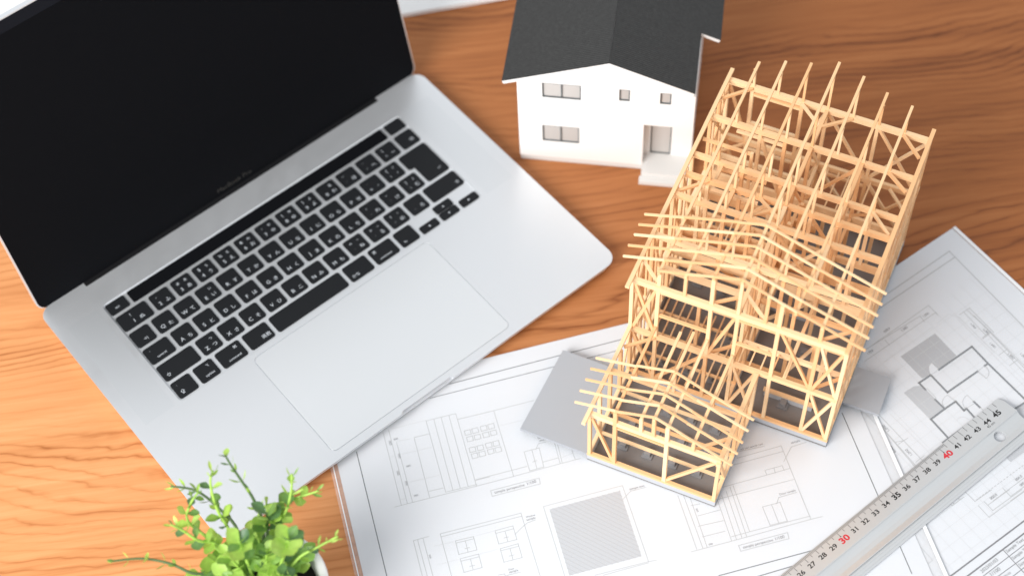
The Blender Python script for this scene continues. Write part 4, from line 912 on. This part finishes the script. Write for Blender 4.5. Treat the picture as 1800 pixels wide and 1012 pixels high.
for a, b in ((6, 8), (9, 10), (12, 14)): brace((U(4), V(a)+.1, zb), (U(4), V(b)-.1, zt)); brace((U(4), V(a)+.1, zt2), (U(4), V(b)-.1, zb2))
brace((U(0), V(0)+.1, zt), (U(0), V(1)-.1, zb)); brace((U(5), V(0)+.1, zt), (U(5), V(1), zb)); brace((U(5), V(2), zb), (U(5), V(4)-.1, zt)); brace((U(0), V(3), zb), (U(0), V(4)-.1, zt))
for a, b in ((5, 6), (8, 9), (10, 11), (6, 7)): stick('rail', (U(8), V(a)+.13, 9.6), (U(8), V(b)-.13, 9.6), .2, .2); stick('rail', (U(8), V(a)+.13, 4.0), (U(8), V(b)-.13, 4.0), .2, .2)
for j in range(4, 14):
    for uu in (U(0), U(8)):
        if random.random() < .8 or uu > 5: stick('stud', (uu, V(j+.5), 1.06), (uu, V(j+.5), 6.25), .13, .2)
        if random.random() < .55 or uu > 5: stick('stud', (uu, V(j+.5), 6.66), (uu, V(j+.5), 12.4), .13, .2)
gb = MB(); gr_ = random.Random(5)
for k in range(60):
    kk = gr_.randint(1, 7); v = gr_.choice([tv for _, tv in ties]+[26.0, 7.42, 8.34, 9.26]) + gr_.uniform(-.25, .25)
    c = Vector((U(kk)+gr_.uniform(-.12, .12), v, purlin_z(kk)+gr_.uniform(-.05, .12))); rr = gr_.uniform(.05, .11)
    gb.add([tuple(c+Vector((gr_.uniform(-1, 1), gr_.uniform(-1, 1), gr_.uniform(-.8, .8))).normalized()*rr*gr_.uniform(.7, 1.4)) for _ in range(4)], [(0, 1, 2), (0, 3, 1), (1, 3, 2), (2, 3, 0)])
gb.build('wood_burrs', M['balsa'], t)['kind'] = 'stuff'
# flat corner ties under the roof and the upper floor
zc = 12.75
for a, b in (((0.3, 24.1), (U(1), 25.75)), ((14.6, 24.2), (U(7), 25.75)), ((U(4)+.1, 24.3), (U(5), 25.75)), ((U(4)-.1, 24.3), (U(3), 25.75)), ((0.3, 15.2), (U(1), 16.8)), ((14.6, 21.0), (U(7), 22.2)), ((U(3), 16.8), (U(4)-.1, 15.6)), ((U(3), 15.2), (U(4)-.1, 16.7)), ((0.3, 9.0), (U(1), 7.55)), ((U(4)-.1, 8.9), (U(3), 7.55)), ((U(4)+.1, 9.0), (U(5), 7.55)), ((14.6, 8.9), (U(7), 7.55)), ((14.6, 17.1), (U(7), 18.6))):
    brace((*a, zc), (*b, zc), .2, .2)
zc = 6.45
for a, b in (((0.3, V(4)+1.6), (U(1), V(4)+.1)), ((0.3, V(4)-1.6), (U(1), V(4)-.1)), ((U(5)-.1, 1.9), (U(4), 0.3)), ((U(4)-.1, V(4)+1.6), (U(3), V(4)+.1)), ((14.6, 9.2), (U(7), V(4)+.1)), ((0.3, 24.2), (U(1), 25.8)), ((14.6, 24.2), (U(7), 25.8))):
    brace((*a, zc), (*b, zc), .2, .2)

# ------------------------------------------------------------------ ruler
ra = math.radians(35.75)
t = thing('ruler', 'silver metal ruler with black numbers and red tens, a hole at its end', 'ruler', (21.092-30*math.cos(ra), -21.981-30*math.sin(ra), 0.165), ra)
prof = [(0.52, 0.03), (0.52, 0.07), (-1.02, 0.36), (-1.07, 0.36), (-1.15, 0.24), (-1.35, 0.15), (-1.65, 0.13), (-2.0, 0.17), (-2.38, 0.30), (-2.43, 0.30), (-2.45, 0.12), (-2.53, 0.12), (-2.54, 0.22), (-2.66, 0.22), (-2.67, 0.18), (-2.86, 0.17), (-2.87, 0.12), (-3.02, 0.10), (-3.04, 0.02)]
pn = len(prof)
raw = MB().add([(-0.5, y, z) for y, z in prof]+[(47.5, y, z) for y, z in prof], [(i, (i+1) % pn, pn+(i+1) % pn, pn+i) for i in range(pn)]+[tuple(range(pn))[::-1], tuple(range(pn, 2*pn))])
ro = raw.build('ruler_body', M['ruler'], t)
bm = bmesh.new(); bm.from_mesh(ro.data); bmesh.ops.recalc_face_normals(bm, faces=bm.faces); bm.to_mesh(ro.data); bm.free()
hole = [(43.92+0.42*math.cos(a), -1.66+0.42*math.sin(a)) for a in [2*math.pi*k/40 for k in range(40)]]
cut = MB().plate(rrect(-0.2, -3.2, 46.28, 0.9, 0.95, 8)[:], [hole], -1, 1).build('cutter', M['ruler'])
md = ro.modifiers.new('trim', 'BOOLEAN'); md.operation = 'INTERSECT'; md.object = cut; md.solver = 'EXACT'
me = bpy.data.meshes.new_from_object(ro.evaluated_get(bpy.context.evaluated_depsgraph_get())) if False else None
bpy.context.view_layer.update(); cut.parent = t; bpy.context.view_layer.update()
me = bpy.data.meshes.new_from_object(ro.evaluated_get(bpy.context.evaluated_depsgraph_get()))
ro.modifiers.clear()
if len(me.polygons) > 20: ro.data = me
bpy.data.objects.remove(cut)
def zr(y): return 0.07+(0.52-y)*(0.29/1.54)+0.006
mb = MB()
for k in range(200, 456):
    x = k/10; L = 0.53 if k % 10 == 0 else 0.42 if k % 5 == 0 else 0.21
    if k > 405 and k % 5: continue
    tw = 0.015
    mb.add([(x-tw, 0.505, zr(0.505)), (x+tw, 0.505, zr(0.505)), (x+tw, 0.505-L, zr(0.505-L)), (x-tw, 0.505-L, zr(0.505-L))], [(3, 2, 1, 0)])
mb.build('tick_marks', M['tick'], t)
mb = MB(); md_ = MB()
for k in range(20, 46):
    big = k % 5 == 0
    (put_text)(md_ if k % 10 == 0 else mb, str(k), None, height=0.50 if k % 10 == 0 else 0.43 if big else 0.36, center=(k+0.05, -0.34 if k % 10 == 0 else -0.30), zf=zr, offset=0.034 if big else 0.02, sx=1.2)
    if big:
        c = (k, -0.045); mb.add([(c[0]+0.045*math.cos(a), c[1]+0.045*math.sin(a), zr(c[1])+.001) for a in [2*math.pi*q/12 for q in range(12)]], [tuple(range(12))])
put_text(mb, '45 cm', None, height=0.20, center=(44.05, -0.66), zf=zr)
mb.build('black_numbers', M['rblack'], t); md_.build('red_numbers', M['rred'], t)

# ------------------------------------------------------------------ potted plant
PC = Vector((-16.82, -26.27, 0))
t = thing('potted_plant', 'small green artificial plant in a round white pot by the laptop corner', 'potted plant', PC)
pm = MB().lathe([(0, 0.02), (3.0, 0.02), (3.15, 0.12), (3.9, 6.0), (4.15, 6.85), (4.2, 7.0), (4.12, 7.06), (3.75, 7.06), (3.62, 6.98), (3.5, 6.4), (3.4, 5.9)], 64); pm.smooth = True
pm.build('pot', M['pot'], t)
sm = MB()
rs = random.Random(3)
ring = [[(r*math.cos(a), r*math.sin(a), 6.15+rs.uniform(-.18, .18)+(0.25 if r < 1 else 0)) for a in [2*math.pi*k/28 for k in range(28)]] for r in (3.45, 2.7, 1.8, 0.9)]
vs = [p for r in ring for p in r]+[(0, 0, 6.5)]
sm.add(vs, [(i*28+k, i*28+(k+1) % 28, (i+1)*28+(k+1) % 28, (i+1)*28+k) for i in range(3) for k in range(28)]+[(84+k, 84+(k+1) % 28, 112) for k in range(28)])
sm.build('soil', M['soil'], t)
def leaf_mesh(name, wid, cup, fold):
    b = MB(); n = 6
    for i in range(n+1):
        s = i/n; w_ = wid*(math.sin(math.pi*min(1, s*0.93+0.05))**0.62)*(0.35+0.75*s if s < 0.5 else 0.75-0.1*(s-0.5))
        if i == n: w_ = wid*0.12
        for q in (-1, -0.5, 0, 0.5, 1):
            b.v.append(Vector((s, q*w_, cup*s*s+fold*abs(q)*w_*1.2-0.04*math.sin(math.pi*s))))
    for i in range(n):
        for q in range(4): b.f.append((i*5+q, (i+1)*5+q, (i+1)*5+q+1, i*5+q+1)); b.mi.append(0)
    b.smooth = True; return b.mesh(name, M['leaf'])
round_leaves = [leaf_mesh('round_leaf', 0.58, 0.10, 0.22), leaf_mesh('round_leaf_cupped', 0.54, -0.16, 0.30), leaf_mesh('round_leaf_flat', 0.60, 0.02, 0.12)]
slim_leaves = [leaf_mesh('slim_leaf', 0.24, 0.2, 0.3), leaf_mesh('slim_leaf_bent', 0.21, 0.34, 0.2)]
def leaf(pos, direction, up, size, slim):
    x = direction.normalized(); z = (up-x*up.dot(x)).normalized(); y = z.cross(x)
    o = bpy.data.objects.new('leaf', rs.choice(slim_leaves if slim else round_leaves)); COL.objects.link(o); o.parent = t
    s = size
    o.matrix_local = Matrix(((x.x*s, y.x*s, z.x*s, pos.x*S), (x.y*s, y.y*s, z.y*s, pos.y*S), (x.z*s, y.z*s, z.z*s, pos.z*S), (0, 0, 0, 1)))
def cr(pts, k=5):
    P = [pts[0]]+pts+[pts[-1]]; out = []
    for i in range(1, len(P)-2):
        for j in range(k):
            u = j/k; a, b, c, d = P[i-1], P[i], P[i+1], P[i+2]
            out.append(0.5*((2*b)+(c-a)*u+(2*a-5*b+4*c-d)*u*u+(3*b-a-3*c+d)*u*u*u))
    return out+[pts[-1]]
def sprig(pts, dark=False, pairs=5, big=1.1, tip=0.45, slim_from=0.55, start=0.22):
    pts = [Vector(p) for p in pts]; c = cr(pts); n = len(c)
    mb = MB(); mb.smooth = True; mb.tube(c, [0.125-0.06*i/(n-1) for i in range(n)], 7); mb.build('stem', M['stemd' if dark else 'stem'], t)
    rot = rs.uniform(0, 3)
    for k in range(pairs+1):
        s = start+(1-start)*k/pairs; i = min(int(s*(n-1)), n-2); d = (c[i+1]-c[i]).normalized(); p = c[i]
        a = d.cross(Vector((0, 0, 1)) if abs(d.z) < 0.9 else Vector((1, 0, 0))).normalized(); b = d.cross(a)
        rot += math.pi/2+rs.uniform(-.35, .35)
        size = 1.02*(big+(tip-big)*s)*rs.uniform(.85, 1.12); slim = s > slim_from and rs.random() < 0.7
        for side in (0, math.pi):
            r = a*math.cos(rot+side)+b*math.sin(rot+side)
            spread = 0.45 if s < 0.9 else 1.0
            leaf(p+r*0.06, r+d*spread+Vector((0, 0, .15)), d*0.9+Vector((0, 0, .6)), size*(1.05 if slim else 1), slim)
def wpt(x, y, z): return Vector((x, y, z))-PC
for s in SPRIGS: sprig([wpt(*p) for p in s[0]], **s[1])
# dense middle of the plant
for k in range(52):
    a = rs.uniform(0, 2*math.pi); rr = 4.0*math.sqrt(rs.random()); p = Vector((rr*math.cos(a)-0.55, rr*math.sin(a)+0.15, 7.0+rs.uniform(.2, 2.6)*(1.25-rr/4)))
    d = Vector((math.cos(a+rs.uniform(-1, 1)), math.sin(a+rs.uniform(-1, 1)), rs.uniform(-.1, .7)))
    leaf(p, d, Vector((rs.uniform(-.4, .4), rs.uniform(-.6, .2), 1)), rs.uniform(.85, 1.3), False)
    leaf(p, -d+Vector((0, 0, .6)), Vector((rs.uniform(-.4, .4), rs.uniform(-.6, .2), 1)), rs.uniform(.85, 1.3), False)
for k in range(7):
    a = 2*math.pi*k/7+rs.uniform(-.3, .3); r1 = rs.uniform(1.4, 3.4)
    sprig([Vector((0.5*math.cos(a), 0.5*math.sin(a), 6.2)), Vector((r1*.6*math.cos(a), r1*.6*math.sin(a), 8.0)), Vector((r1*math.cos(a), r1*math.sin(a), 9.3+rs.uniform(-.4, .8)))], pairs=3, big=1.2, tip=0.9, slim_from=1.1, start=.4)
